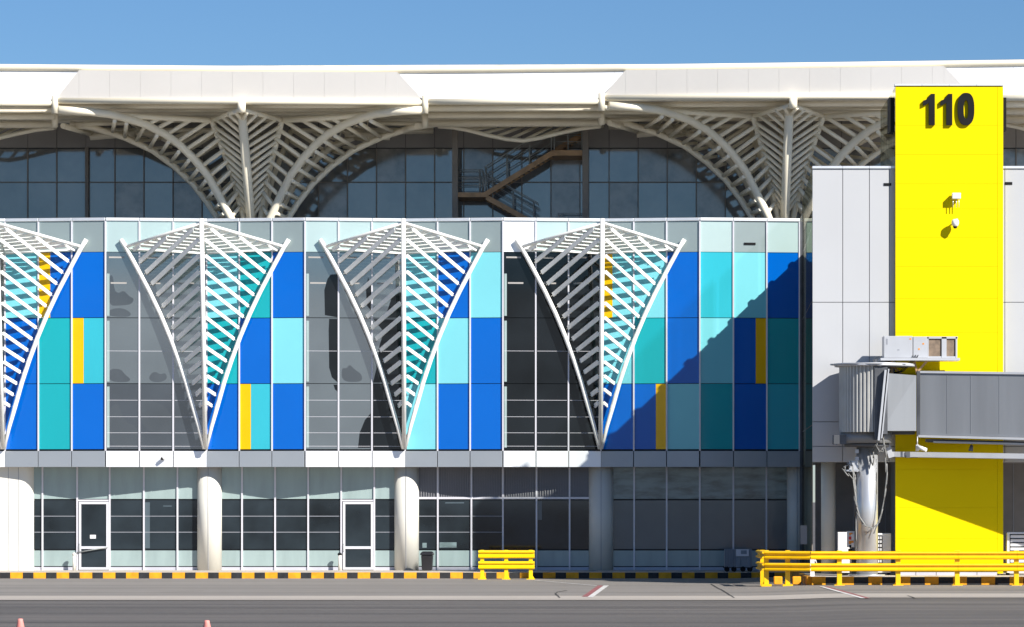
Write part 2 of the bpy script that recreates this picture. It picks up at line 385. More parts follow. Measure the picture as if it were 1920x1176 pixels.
# dark reflections painted as flat patches on two window groups
def on_facet(px, a, b, pa, pb, off):
    t = (px - pa) / (pb - pa); d = b - a; n = Vector((d.y, -d.x, 0)).normalized(); return a + d * t + n * off
def patch(pa, pts, m='darkglass', off=.0225):
    for _ in range(3 if m == 'blinddark' else 0):
        pts = [q for i in range(len(pts)) for q in ((lerp(pts[i][0], pts[(i + 1) % len(pts)][0], .25), lerp(pts[i][1], pts[(i + 1) % len(pts)][1], .25)), (lerp(pts[i][0], pts[(i + 1) % len(pts)][0], .75), lerp(pts[i][1], pts[(i + 1) % len(pts)][1], .75)))]
    a, b, p0, p1 = [f for f in facets if f[2] == pa][0]; mb = MB(); n = len(pts)
    vs = []
    for o in (.0205, off):
        for (px, py) in pts: v = on_facet(px, a, b, p0, p1, o); vs.append((v.x, v.y, Zp(py)))
    mb.add(vs, [tuple(range(n)), tuple(range(2 * n - 1, n - 1, -1))] + [(i, (i + 1) % n, (i + 1) % n + n, i + n) for i in range(n)])
    return mb.build('film_tear', m, T)
patch(572, [(614, 524), (620, 516), (633, 515), (633, 596), (609, 592), (608, 545)])
patch(572, [(617, 599), (633, 599), (633, 718), (622, 708), (617, 690), (616, 620)])
patch(572, [(625, 722), (633, 722), (633, 735), (628, 731)])
patch(572, [(700, 599), (757, 599), (757, 718), (699, 718), (706, 690), (711, 650), (719, 622)])
patch(572, [(722, 596), (735, 556), (757, 545), (757, 596)])
patch(572, [(671, 840), (674, 812), (684, 788), (695, 775), (695, 840)], 'darkglass')
patch(572, [(690, 520), (696, 540), (695, 582), (688, 574), (686, 545)])
patch(572, [(641, 716), (640, 690), (650, 692), (655, 683), (665, 694), (676, 700), (680, 712), (672, 717)], 'blinddark')
patch(198, [(201, 594), (203, 583), (222, 578), (238, 582), (247, 590), (240, 596)], 'blinddark')
patch(198, [(202, 575), (203, 520), (212, 516), (214, 545), (222, 552), (232, 545), (242, 557), (252, 561), (246, 572), (228, 574)], 'blinddark')
patch(198, [(203, 716), (203, 693), (226, 692), (234, 703), (246, 712), (238, 718)], 'blinddark')
patch(198, [(278, 710), (284, 700), (292, 697), (300, 703), (310, 699), (314, 710), (303, 717), (286, 717)], 'blinddark')
patch(198, [(266, 745), (286, 752), (314, 765), (326, 792), (318, 812), (296, 812), (270, 805), (264, 780)], 'blinddark', .0222)
patch(198, [(204, 840), (204, 770), (220, 752), (232, 790), (256, 800), (261, 820), (261, 840)], 'blinddark', .0222)
mb = MB()
a = node[1312]; b = node[1500]; fbox(mb, a, b, .44, .555, Zp(460), Zp(456), .021, .05); mb.build('vent_slot', 'black', T)
# soffit under the projecting facade
mb = MB(); mb.prism([(v.x, v.y + .02) for v in [node[p] for p, _ in VR]] + [(X(1500), 2.0), (X(-360), 2.0)], 'z', zc[876] + .01, zc[876] + .028); mb.build('soffit', 'greyd', T)
# ---- ground floor
YG = .667
def G(px): return X(px, YG)
def ZG(py): return Zp(py, YG)
mb = MB(); mb.box(X(-360), X(1503), YG + .05, YG + .3, .2, ZG(872)); mb.build('ground_floor_backing', 'joint', T)
def gpan(name, m, x0, x1, py0, py1, off=.0, parent=T, th=.03):
    mb = MB(); mb.box(G(x0) + .012, G(x1) - .012, YG + .03 - off - th, YG + .05, ZG(py1) + .008, ZG(py0) - .008); return mb.build(name, m, parent)
def bay(xs, doors=(), style='clear'):
    for i in range(len(xs) - 1):
        x0, x1 = xs[i], xs[i + 1]; isdoor = x0 in doors
        if style == 'louvre':
            mb = MB(); mb.box(G(x0) + .02, G(x1) - .02, YG + .045, YG + .05, ZG(934), ZG(870))
            n = max(2, int((G(x1) - G(x0)) / .09))
            for k in range(n):
                xx = G(x0) + .05 + (G(x1) - G(x0) - .1) * k / (n - 1); mb.box(xx - .018, xx + .018, YG - .03, YG + .044, ZG(932), ZG(870))
            mb.build('louvre_panel', 'louvre', T)
        else: gpan('spandrel_panel', 'frit' if style == 'clear' else 'fritdark', x0, x1, 868, 936)
        if isdoor: continue
        w_ = gpan('window_pane', 'gfglass' if style != 'frost' else 'frost', x0, x1, 938, 1030)
        if style == 'clear' or (style == 'louvre' and i < 3):
            for py in (968, 998):
                mb = MB(); mb.box(G(x0) + .03, G(x1) - .03, YG - .003, YG - .0005, ZG(py) - .012, ZG(py) + .012)
                mb.build('glazing_rail', 'greyd', w_)
        gpan('spandrel_panel', 'frit', x0, x1, 1032, 1062)
        gpan('plinth_panel', 'plinth', x0, x1, 1063, 1072, .01)
    for i, x0 in enumerate(xs[1:-1]):
        mb = MB(); mb.box(G(x0) - .03, G(x0) + .03, YG - .06, YG + .04, .22, ZG(868)); mb.build('ground_floor_mullion', 'mull', T)
bay([60, 80, 145, 206, 270, 333, 372], (145,))
bay([412, 454, 516, 578, 640, 702, 745], (640,))
bay([778, 821, 884, 943, 1006, 1068, 1110], (), 'louvre')
bay([1145, 1189, 1250, 1312, 1375, 1437, 1480], (), 'frost')
mb = MB(); mb.box(G(785), G(1105), YG - .05, YG, ZG(936), ZG(932)); mb.build('louvre_sill', 'mull', T)
bay([-350, -290, -228, -166, -104, -45], ())
# cardboard and posters behind the third bay's glass
mb = MB(); mb.box(G(824), G(856), YG - .003, YG - .0005, ZG(1027), ZG(1017)); mb.box(G(792), G(800), YG - .003, YG - .0005, ZG(1027), ZG(1018)); mb.build('stacked_paper', 'fritdark', T)
for q0, q1, p0, p1 in ((272, 281, 942, 1028), (1008, 1016, 940, 975)):
    mb = MB(); mb.box(G(q0), G(q1), YG - .002, YG - .0004, ZG(p1), ZG(p0)); mb.build('curtain_edge', 'frost', T)
for q0, q1, p0, p1 in ((1328, 1360, 943, 947), (176, 190, 953, 958), (306, 322, 948, 950), (835, 870, 942, 944)):
    mb = MB(); mb.box(G(q0), G(q1), YG - .0018, YG - .0003, ZG(p1), ZG(p0)); mb.build('ceiling_light', 'frost', T)
# doors
def door(px0, px1, boom):
    d = MB()
    x0, x1 = G(px0) + .06, G(px1) - .04; z0, z1 = .24, ZG(941)
    zm = ZG(1027); f = .09
    for (a0, a1, b0, b1) in ((x0, x0 + f, z0, z1), (x1 - f, x1, z0, z1), (x0 + f, x1 - f, z1 - f, z1), (x0 + f, x1 - f, z0, z0 + f), (x0 + f, x1 - f, zm - .05, zm + .05)):
        d.box(a0, a1, YG - .07, YG + .0, b0, b1)
    fr = bevel(d.build('door', 'doorframe', T), .006)
    g_ = MB(); g_.box(x0 + f - .01, x1 - f + .01, YG - .03, YG - .01, z0 + f, z1 - f); g_.build('door_glass', 'gfglass', fr)
    h = MB(); h.tube([(x0 + .04, YG - .07, zm - .15), (x0 + .04, YG - .12, zm - .12), (x0 + .04, YG - .12, zm + .12), (x0 + .04, YG - .07, zm + .15)], .012, 6); h.build('door_handle', 'stairgrey', fr)
    if boom:
        p = MB(); p.box(G(169), G(180), YG - .036, YG - .031, ZG(1010), ZG(1003)); p.build('paper_notice', 'white', fr)
        l = MB(); l.tube([(G(145), YG - .11, ZG(1036)), (G(203), YG - .11, ZG(1026))], .022, 6); l.build('closer_arm', 'stairgrey', fr)
    mb = MB(); mb.box(G(px0) + .03, G(px1) - .03, YG - .04, YG + .02, ZG(940), ZG(937)); mb.build('door_header', 'mull', T)
door(145, 206, True); door(640, 702, False)
# columns
def column(px0, px1):
    xa, xb = X(px0, .5), X(px1, .5); r = (xb - xa) / 2; mb = MB(); mb.cyl((xa + xb) / 2, YG + .01, .22, zc[876] + .012, r, 48)
    o = mb.build('column', 'column', T)
    j = MB(); j.box((xa + xb) / 2 - .008, (xa + xb) / 2 + .008, YG - r - .004, YG - r + .05, .23, zc[876] + .01); j.build('column_joint', 'greyd', o)
    return o
column(369, 415); column(739, 785); column(1104, 1150); column(1476, 1512)
xa, xb = X(-45, .4), X(62, .4); r = .5
prof = [(xa, YG + .6), (xa, YG - .40)] + [(xb - r + r * math.sin(t * math.pi / 16), YG - .40 + r - r * math.cos(t * math.pi / 16)) for t in range(0, 9)] + [(xb, YG + .6)]
mb = MB(); mb.prism(prof, 'z', .22, zc[876] + .012)
pier = mb.build('wide_pier', 'column', T)
for px in (16, 35):
    j = MB(); j.box(X(px, .3) - .008, X(px, .3) + .008, YG - .404, YG - .3, .23, zc[876]); j.build('column_joint', 'greyd', pier)
# roof deck of the lower building
mb = MB(); mb.box(X(-360), X(1500), .3, 8, zc[420] - .3, zc[420] - .1); mb.build('roof_deck', 'deck', T)

# ------------------------------------------------------------------ upper hall (glass wall behind the lattice)
GH = 7.1
H = thing('upper_hall', (0, GH, 0), 'set-back upper hall wall of dark square glass panes behind the cream arches', 'building')
mb = MB(); mb.box(X(-100, GH), X(2100, GH), GH + .06, GH + 12, 9, Zp(190, 0)); mb.build('hall_backing', 'joint', H)
k0 = -3
for k in range(-2, 37):
    pa, pb = 52 + 54.5 * (k - 1), 52 + 54.5 * k
    if 885 < pa and False: pass
    for (p0, p1) in ((279, 341), (343, 425)):
        mb = MB(); mb.box(X(pa, GH) + .015, X(pb, GH) - .015, GH + .02, GH + .06, Zp(p1, GH), Zp(p0, GH)); ob = mb.build('glass_pane', 'hallglass' if random.random() < .6 else 'hallglass2', H)
        ob.rotation_euler = (0, 0, 0)
    mb = MB(); mb.box(X(pa, GH) + .01, X(pb, GH) - .01, GH - .0, GH + .06, Zp(277, GH), Zp(205, GH)); mb.build('band_panel', 'hallband', H)
    mb = MB(); mb.box(X(pb, GH) - .022, X(pb, GH) + .022, GH - .04, GH + .05, Zp(425, GH), Zp(279, GH)); mb.build('glazing_bar', 'stairpost', H)
mb = MB(); mb.box(X(-60, GH), X(2050, GH), GH - .03, GH + .05, Zp(343, GH), Zp(341, GH)); mb.build('transom', 'stairpost', H)
mb = MB(); mb.box(X(161, GH), X(167, GH), GH - .25, GH - .05, Zp(425, GH), Zp(277, GH)); mb.build('wall_post', 'stairpost', H)

# ------------------------------------------------------------------ roof canopy
YE = -1.0
RC = thing('roof_canopy', (0, YE, Zp(160)), 'long white terminal roof edge with cream tubes, faceted projecting panels and leaf shaped grilles', 'roof')
def topy(px): return 131 - 4.5 * max(0, (600 - px) / 600) - 13 * max(0, (px - 800) / 1120) ** 1.15
TP = [(px, topy(px)) for px in range(-400, 2301, 100)]
mb = MB(); mb.tube([W(px, py, YE + .35) for px, py in TP], .125, 12); mb.build('ridge_tube', 'rooftube', RC)
def eshift(px): return -7 * max(0, (px - 800) / 900) - 0
# recessed white fascia, panel by panel, over the whole length
px = -400
while px < 2250:
    q = px + 57.5
    mb = MB(); y0, y1 = YE + .35, YE + .42
    pts = [W(px + .15, 193 + eshift(px), y0), W(q - .15, 193 + eshift(q), y0), W(q - .15, topy(q) + 5, y0), W(px + .15, topy(px) + 5, y0)]
    vs = pts + [p + Vector((0, .06, 0)) for p in pts]
    mb.add(vs, [(0, 1, 2, 3), (7, 6, 5, 4), (0, 4, 5, 1), (1, 5, 6, 2), (2, 6, 7, 3), (3, 7, 4, 0)]); mb.build('fascia_panel', 'roofwhite', RC)
    px = q
mb = MB(); pts = [W(-400, 196, YE + .48), W(2250, 185, YE + .48), W(2250, topy(2250) + 3, YE + .48), W(-400, topy(-400) + 3, YE + .48)]
mb.add(pts + [p + Vector((0, .05, 0)) for p in pts], [(0, 1, 2, 3), (7, 6, 5, 4), (0, 4, 5, 1), (1, 5, 6, 2), (2, 6, 7, 3), (3, 7, 4, 0)]); mb.build('fascia_backing', 'soffit', RC)
# roof slab behind the fascia
zt = Zp(150, 0)
mb = MB(); zs = Zp(196, 0)
mb.add([(X(-400), YE + .55, zs), (X(2250), YE + .55, zs + .18), (X(2250), 30, zs + .18), (X(-400), 30, zs), (X(-400), YE + .55, zt), (X(2250), YE + .55, zt), (X(2250), 30, zt), (X(-400), 30, zt)],
       [(0, 1, 2, 3), (7, 6, 5, 4), (0, 4, 5, 1), (1, 5, 6, 2), (2, 6, 7, 3), (3, 7, 4, 0)]); mb.build('soffit', 'soffit', RC)
for yb in (.3, 1.6, 2.9, 4.2, 5.5):
    mb = MB(); mb.tube([(X(-400), yb, zs - .06), (X(2250), yb, zs + .10)], .11, 8); mb.build('soffit_tube', 'cream', RC)
for m0, de in ((-1025, 1), (0, 0), (1025, -5), ):
    # projecting tilted panels: trapezoid 105..795 below, 148..745 above, split in 57 px wide sheets
    L0, L1, U0, U1 = 105 + m0, 795 + m0, 148 + m0, 745 + m0
    xs = [L0, U0] + [U0 + 57.5 * k for k in range(1, 11)] + [U1, L1]
    xs = sorted(set(xs)); yb_, yt_ = YE, YE - .42
    if m0 == -1025: continue
    def ztop(p): return topy(p) + 4
    for i in range(len(xs) - 1):
        a, b = xs[i] + .13, xs[i + 1] - .13
        def bot(p): return 185 + de + (p - L0) * (.006 if m0 == 0 else -.007)
        def tp(p):
            if p < U0: return W(p, lerp(bot(L0), ztop(U0), (p - L0) / (U0 - L0)), lerp(yb_, yt_, (p - L0) / (U0 - L0)))
            if p > U1: return W(p, lerp(bot(L1), ztop(U1), (L1 - p) / (L1 - U1)), lerp(yb_, yt_, (L1 - p) / (L1 - U1)))
            return W(p, ztop(p), yt_)
        pts = [W(a, bot(a), yb_), W(b, bot(b), yb_), tp(b), tp(a)]
        mb = MB(); mb.add(pts + [p + Vector((0, .05, .0)) for p in pts], [(0, 1, 2, 3), (7, 6, 5, 4), (0, 4, 5, 1), (1, 5, 6, 2), (2, 6, 7, 3), (3, 7, 4, 0)])
        mb.build('projecting_panel', 'rooftilt', RC)
    # filler on top of the projecting piece and edge tube below it
    mb = MB(); A, B = W(U0, ztop(U0), yt_), W(U1, ztop(U1), yt_)
    pts = [A + Vector((0, .05, 0)), B + Vector((0, .05, 0)), B + Vector((0, .8, .02)), A + Vector((0, .8, .02))]
    mb.add(pts + [p - Vector((0, 0, .03)) for p in pts], [(0, 1, 2, 3), (7, 6, 5, 4), (0, 4, 5, 1), (1, 5, 6, 2), (2, 6, 7, 3), (3, 7, 4, 0)]); mb.build('top_flashing', 'rooftube', RC)
    mb = MB(); mb.tube([W(L0 - 4, 189 + de, YE), W(L1 + 4, 192 + de if m0 == 0 else 189 + de - 5, YE)], .115, 14); mb.build('edge_tube', 'rooftube', RC)
    for e, s in ((L0 - 2, 1), (L1 + 2, -1)):
        mb = MB(); mb.tube([W(e, 180 + de, YE - .05), W(e, 213 + de, YE - .05)], .125, 14); mb.build('end_post', 'rooftube', RC)
        mb = MB(); mb.tube([W(e + 3 * s, 207 + de, YE), W(e + 25 * s, 208 + de, YE + .15)], [.1, .08], 10); mb.build('end_spur', 'rooftube', RC)
        mb = MB(); mb.tube([W(e, 213 + de, 1.2), W(e, 238 + de, 1.4)], .12, 10); mb.build('inner_post', 'cream', RC)
        mb = MB(); mb.tube([W(e + 70 * s, 252 + de, 5.4), W(e + 15 * s, 236 + de, 2.0)], .11, 10); mb.build('raking_brace', 'cream', RC)
        mb = MB(); mb.tube([W(e + 66 * s, 257 + de, 5.2), W(e + 150 * s, 250 + de, 5.2)], .14, 10); mb.build('rear_brace', 'cream', RC)
for m0, de in ((-1025, 0), (0, -3), (1025, -10)):
    # recessed tubes and leaf-shaped grille between two projecting pieces
    a, b = 803 + m0, 1128 + m0
    for (py, y, r, mm) in ((194, YE - .0, .12, 'rooftube'), (206, YE + .7, .13, 'cream'), (219, YE + 1.8, .13, 'cream'), (235, 3.0, .13, 'cream')):
        mb = MB(); mb.tube([W(a, py + de, y), W(b, py + de - 1, y)], r, 14); mb.build('eaves_tube', mm, RC)
    arc = [(821, 240), (850, 242), (881, 248), (916, 257), (949, 264), (981, 267), (1011, 262), (1052, 252), (1090, 244), (1126, 240)]
    arc = [(p + m0, q + de) for p, q in arc]
    gr = MB(); gr.tube([W(p, q, 3.4) for p, q in arc], .085, 10); go = gr.build('leaf_grille', 'cream', RC)
    gm = MB()
    for k in range(10):
        t = .1 + .085 * k; P0 = poly_at([W(p, q, 3.4) for p, q in arc], t)
        P1 = W(a + 22 + (b - a - 20) * min(1, t + .16), 240 + de, 4.6)
        gm.tube([P0, P1], .06, 8)
    gm.build('grille_bar', 'cream', go)

# ------------------------------------------------------------------ lattice roof columns
def lattice_column(x0px, de, label):
    o0 = W(470, 420, 3.4)
    root = thing('lattice_column', o0, label, 'column', 'lattice columns carrying the roof')
    def part(name, mb): return mb.build(name, 'cream', root)
    main = [(109, 206, -1.0), (160, 209, -.75), (205, 214, -.3), (234, 221, .1), (272, 233, .7), (310, 252, 1.2), (335, 270, 1.55), (362, 296, 1.85), (389, 329, 2.15), (405, 358, 2.35), (433, 410, 2.65), (450, 450, 2.8)]
    low = [(131, 233, 3.4), (174, 239, 3.5), (234, 258, 3.55), (286, 282, 3.55), (327, 312, 3.55), (362, 345, 3.55), (389, 380, 3.55), (408, 410, 3.55), (425, 450, 3.55)]
    mast = [(453, 203, -.3), (470, 412, 3.18), (472, 440, 3.6)]
    valley = [(397, 226, 1.3), (435, 326, 2.6), (457, 410, 3.3), (462, 440, 3.4)]
    chordL = [(110, 208, -.9), (200, 214, .0), (300, 221, .8), (397, 226, 1.3)]
    peak = [(397, 226, 1.3), (449, 206, -.85)]
    lowchord = [(131, 233, 3.4), (237, 231, 3.4)]
    cx = W(453, 203, -.6).x
    def P(L): return [W(*p) for p in L]
    def mir(L): return [Vector((2 * cx - p.x, p.y, p.z)) for p in L]
    def rear(L): return [Vector((p.x, 3.7 + (3.7 - p.y) * .62, p.z)) for p in L]
    mb = MB(); mb.tube(P(mast), [.17, .18, .18], 14); part('mast', mb)
    mb = MB(); mb.tube([W(453, 192, -1.2), W(453, 211, -1.2)], .15, 14); part('mast_head', mb)
    mb = MB(); mb.tube([W(453, 208, -1.15), W(453, 207, -.2)], .10, 10); part('mast_spur', mb)
    mb = MB(); mb.tube(rear(P(mast)), .13, 10); part('mast', mb)
    for f in (lambda L: L, mir):
        for (nm, L, r) in (('main_rib', main, .155), ('lower_rib', low, .125), ('valley_rib', valley, .11), ('top_chord', chordL, .10), ('peak_chord', peak, .085), ('lower_chord', lowchord, .085)):
            mb = MB(); mb.tube(f(P(L)), r, 12); part(nm, mb)
        for (nm, L, r) in (('rear_main_rib', main, .13), ('rear_valley_rib', valley, .10), ('rear_chord', chordL, .10)):
            mb = MB(); mb.tube(f(rear(P(L))), r, 8); part(nm, mb)
        Pm, Pl, Pv = f(P(main)), f(P(low)), f(P(valley))
        up = f(P(chordL)); pk = f(P(peak)); ms = P(mast)
        # rungs: lower rib to main rib
        A = [(215, 227), (237, 232), (272, 236), (294, 255), (316, 266), (335, 285), (354, 301), (371, 318), (386, 339), (399, 361), (411, 383), (420, 400)]
        B = [(211, 247), (234, 257), (256, 264), (281, 277), (301, 289), (321, 304), (340, 320), (356, 338), (373, 356), (389, 373), (403, 393), (410, 408)]
        def y_on(L, px):
            for (p, q) in zip(L[:-1], L[1:]):
                if p[0] <= px <= q[0]: return lerp(p[2], q[2], (px - p[0]) / (q[0] - p[0]))
            return L[-1][2]
        for (a, b) in zip(A, B):
            mb = MB(); p = f([W(a[0], a[1], y_on(main, a[0])), W(b[0], b[1], 3.5)]); mb.tube(p, .078, 8); part('rung', mb)
            mb = MB(); mb.tube(rear(p), .065, 6); part('rear_rung', mb)
        A = [(256, 225), (278, 233), (294, 241), (313, 252), (332, 266), (348, 281), (365, 296), (378, 312), (392, 331), (403, 350), (413, 368), (424, 388), (435, 405)]
        B = [(272, 217), (302, 220), (332, 221), (359, 224), (395, 225), (408, 241), (414, 258), (422, 280), (430, 299), (435, 318), (441, 340), (446, 361), (450, 388)]
        for i, (a, b) in enumerate(zip(A, B)):
            yb = y_on(chordL, b[0]) if b[0] < 397 else lerp(1.3, 3.2, (b[1] - 226) / 184)
            p = f([W(a[0], a[1], y_on(main, a[0])), W(b[0], b[1], yb)]); mb = MB(); mb.tube(p, .082, 8); part('rung', mb)
            mb = MB(); mb.tube(rear(p), .075, 6); part('rear_rung', mb)
        # zigzag lacing between the main rib and the rear rib
        fm = f(P(main)); rm = f(rear(P(main))); zz = []
        for k in range(20): zz.append(poly_at(fm if k % 2 else rm, .22 + .036 * k).lerp(poly_at(rm if k % 2 else fm, .22 + .036 * k), .22))
        mb = MB(); mb.tube(zz, .05, 6); part('lacing', mb)
        # chevrons: valley rib / peak chord to mast
        for k in range(15):
            my = 226 + 13.2 * k        # height where it meets the mast
            if k < 4: a = (440 - k * 12, 209.5 + k * 4.6); ya = lerp(-.75, 1.2, k / 3.4)
            else:
                t = (k - 4) / 11; vy = 236 + 154 * t; a = (lerp(400, 453, t), vy); ya = lerp(1.4, 3.2, t)
            tt = (my - 203) / 209; p = f([W(a[0], a[1], ya), W(453 + 17 * tt - 3, my + (0 if k else 2), lerp(-.3, 3.18, tt))])
            q = W(453 + 17 * tt, my, lerp(-.3, 3.18, tt)); p[1] = Vector((q.x, q.y, q.z))
            mb = MB(); mb.tube(p, .07, 8); part('rung', mb)
    dx = (x0px - 453) * S
    root.location = o0 + Vector((dx, 0, -de * S))
    return root
c1 = lattice_column(453, 0, 'cream tubular fan column with curved ribs left of the brown staircase')
def copy_tree(o, parent=None):
    c = o.copy(); COL.objects.link(c)
    if parent: c.parent = parent
    for ch in list(o.children): copy_tree(ch, c)
    return c
def kids_copy(root, loc, label):
    src = list(root.children); r = root.copy(); COL.objects.link(r); r.location = loc; r['label'] = label
    for ch in src:
        c = ch.copy(); COL.objects.link(c); c.parent = r
        for g_ in list(ch.children):
            d = g_.copy(); COL.objects.link(d); d.parent = c
    return r
c2 = kids_copy(c1, c1.location + Vector((1025 * S, 0, 8 * S)), 'cream tubular fan column with curved ribs between the staircase and the yellow tower')

# ------------------------------------------------------------------ brown escape staircase behind the parapet
YS = 5.2
SC = thing('escape_staircase', W(980, 425, YS), 'brown steel zigzag escape stair with grey handrails standing before the dark hall glass', 'staircase')
def sp(name, m, mb): return mb.build(name, m, SC)
for px0, px1 in ((848, 860), (1092, 1105)):
    mb = MB(); mb.box(X(px0, YS), X(px1, YS) - .03, YS - .15, YS + .15, Zp(425, YS), Zp(236, YS)); sp('post', 'stairpost', mb)
    mb = MB(); mb.box(X(px0 + 1, YS) - .03, X(px0 + 3, YS), YS + .8, YS + 1.0, Zp(425, YS), Zp(236, YS)); sp('rear_post', 'stairpost', mb)
def flight(a, b, y, n):
    A, B = W(*a, y), W(*b, y)
    for yy in (y, y + .9):
        mb = MB(); mb.bar(A + Vector((0, yy - y, 0)), B + Vector((0, yy - y, 0)), .2, .05); sp('stringer', 'stair', mb)
    mb = MB()
    for k in range(n):
        p = A.lerp(B, (k + .5) / n); mb.box(p.x - .14, p.x + .14, y + .03, y + .87, p.z - .03, p.z + .01)
    sp('treads', 'stairpost', mb)
def handrail(pts, y, posts, h=.95, rails=3):
    P0 = [W(a, b, y) for a, b in pts]
    for yy in (y, y + .9):
        mb = MB()
        for k in range(rails):
            z = h * (k + 1) / rails; mb.tube([p + Vector((0, yy - y, z)) for p in P0], .022 if k == rails - 1 else .014, 6)
        for t in posts:
            p = poly_at(P0, t) + Vector((0, yy - y, 0)); mb.tube([p, p + Vector((0, 0, h))], .022, 6)
        sp('handrail', 'stairgrey', mb)
flight((908, 366), (1036, 287), YS, 14)
flight((912, 370), (1010, 424), YS + .1, 11)
flight((1096, 250), (1040, 283), YS + 1.0, 6)
mb = MB(); mb.box(X(858, YS), X(912, YS), YS - .05, YS + 1.9, Zp(370, YS), Zp(361, YS)); sp('landing', 'stair', mb)
mb = MB(); mb.box(X(1034, YS), X(1094, YS), YS - .05, YS + 1.9, Zp(292, YS), Zp(282, YS)); sp('landing', 'stair', mb)
handrail([(908, 362), (1036, 283)], YS, (0.02, .33, .66, .98), 1.0)
handrail([(914, 366), (1010, 420)], YS + .1, (0.1, .5, .9), .8)
handrail([(860, 362), (906, 362)], YS, (0.85, .99), .9)
handrail([(1038, 282), (1092, 282)], YS, (0.02, .5, .98), 1.0)
handrail([(1046, 418), (1095, 418)], YS, (0.02, .2), .35, 2)

# ------------------------------------------------------------------ lattice sunshades on the facade
def sunshade():
    vp = 388; base = Vector((X(388), 0, 0)); org = Vector((X(388), -.1, Zp(843)))
    root = thing('lattice_sunshade', org, 'x', 'sunshade', 'white lattice sunshades on the facade')
    lean = .06
    Tt = Vector((base.x + lean, -2.3, Zp(418, -2.3))); Ttop = Vector((base.x + lean, -2.33, Zp(410, -2.33)))
    V = Vector((base.x - .02, -.40, Zp(842, -.4)))
    B = Vector((base.x, -.10, Zp(476, 0)))
    def side(s):
        E = []
        for (dx, py) in ((157, 449), (148, 463), (126, 504), (104, 546), (84, 588), (66, 631), (50, 674), (36, 716), (23, 762), (12, 800), (2, 842)):
            t = (py - 449) / 393; y = lerp(-.54, -.42, t); E.append(Vector((base.x + s * dx * S - .02, y, Zp(py, y))))
        mb = MB(); mb.tube(E, [.085] * 9 + [.075, .06], 10); mb.build('edge_rib', 'lattice', root)
        tip = E[1]
        mb = MB(); mb.tube([Tt, tip], .06, 10); mb.build('eaves_rib', 'lattice', root)
        mb = MB(); mb.tube([tip + Vector((-s * .1, .08, -.08)), B], .04, 8); mb.build('wall_rib', 'lattice', root)
        sy = [447.5, 477.4, 507.2, 537, 565.8, 593.4, 622.2, 650, 676.5, 703, 728.4, 753.8]
        low = [(522.7, 468.5), (510.6, 490.6), (499.5, 511.6), (488.5, 532.6), (478.5, 553.6), (468.6, 574.6), (459, 594.5), (450.4, 615.5), (442, 636.5), (433.9, 657.7), (427.2, 677.6), (420, 698.6), (413.3, 719.6), (406.7, 740.6), (400, 761.6)]
        ups = []
        for u in (.80, .45, .10): ups.append(Tt.lerp(tip, u) + Vector((0, 0, -.10)))
        for py in sy:
            t = (py - 418) / (842 - 418); p = Tt.lerp(V, t); ups.append(p + Vector((s * .09, 0, 0)))
        for (dx, py), U in zip(low, ups):
            y = lerp(-.54, -.42, (py - 449) / 393); Lp = Vector((base.x + s * (dx - 388) * S + .0, y, Zp(py, y)))
            d = (Lp - U); n = d.normalized(); a = U + n * .05; b = Lp - n * .02
            mb = MB(); mb.bar(a, b, .13 if s > 0 else .165, .045, up=(0, 0, 1), tilt=R(-4 if s > 0 else -6))
            mb.tube([U - n * .03, Lp + n * .07], .012, 5); mb.build('blade', 'lattice', root)
        for k in range(8):
            t = (k + 1) / 9.0
            p = Tt.lerp(tip, t) + Vector((-s * .06, 0, -.03)); q = Tt.lerp(B, t) + Vector((s * .03, 0, -.03))
            mb = MB(); mb.bar(p, q, .03, .17, up=(0, 0, 1), tilt=s * R(27)); mb.build('roof_slat', 'lattice', root)
    side(-1); side(1)
    mb = MB(); mb.tube([Ttop, Tt.lerp(V, .5), V], [.085, .085, .08], 14); mb.build('spine', 'lattice', root)
    mb = MB(); mb.tube([Tt + Vector((0, 0, -.05)), B], .045, 8); mb.build('ridge_rib', 'lattice', root)
    mb = MB(); mb.add([V + Vector((-.16, 0, .55)), V + Vector((.16, 0, .55)), V + Vector((.05, 0, -.0)), V + Vector((-.05, 0, 0)),
                       V + Vector((-.16, .40, .55)), V + Vector((.16, .40, .55)), V + Vector((.05, .40, 0)), V + Vector((-.05, .40, 0))],
                      [(0, 1, 2, 3), (7, 6, 5, 4), (0, 4, 5, 1), (1, 5, 6, 2), (2, 6, 7, 3), (3, 7, 4, 0)]); mb.build('foot_bracket', 'lattice', root)
    return root
sh = sunshade()
sh['label'] = 'white lattice sunshade whose foot meets the facade above the first complete cream round column'
for px, lab in ((10, 'white lattice sunshade cut off by the left edge of the photo'),
                (760, 'white lattice sunshade over the round column beside the black bin'),
                (1127, 'white lattice sunshade whose foot dips into the big diagonal shadow')):
    kids_copy(sh, sh.location + Vector(((px - 388) * S, 0, 0)), lab)

# ------------------------------------------------------------------ grey stair block with glass side
YB = -13.4
xn = X(1523, YB); xf = X(1504, 0); ztp = Zp(315, YB); zbt = Zp(866, YB)
BK = thing('grey_annex', (xn + 4, -6, 0), 'pale grey panelled annex with dark glass side, jutting forward beside the coloured facade', 'building')
def bp(name, m, mb): return mb.build(name, m, BK)
joints = [1523, 1580, 1630, 1667, 1740, 1800, 1860, 1884, 1940, 2000, 2060]
for i in range(len(joints) - 1):
    a, b = joints[i], joints[i + 1]
    for (p0, p1) in ((318, 566), (568, 790), (792, 836), (838, 866)) if i == 0 else ((317, 566), (568, 836), (838, 866)):
        mb = MB(); mb.box(X(a, YB) + .01, X(b, YB) - .01, YB, YB + .08, Zp(p1, YB) - .008, Zp(p0, YB) + .008); bevel(bp('cladding_panel', 'grey', mb), .006)
    mb = MB(); mb.box(X(a, YB) + .006, X(b, YB) - .006, YB - .05, YB + .22, ztp - .02, ztp + .06); bp('parapet_cap', 'cap', mb)
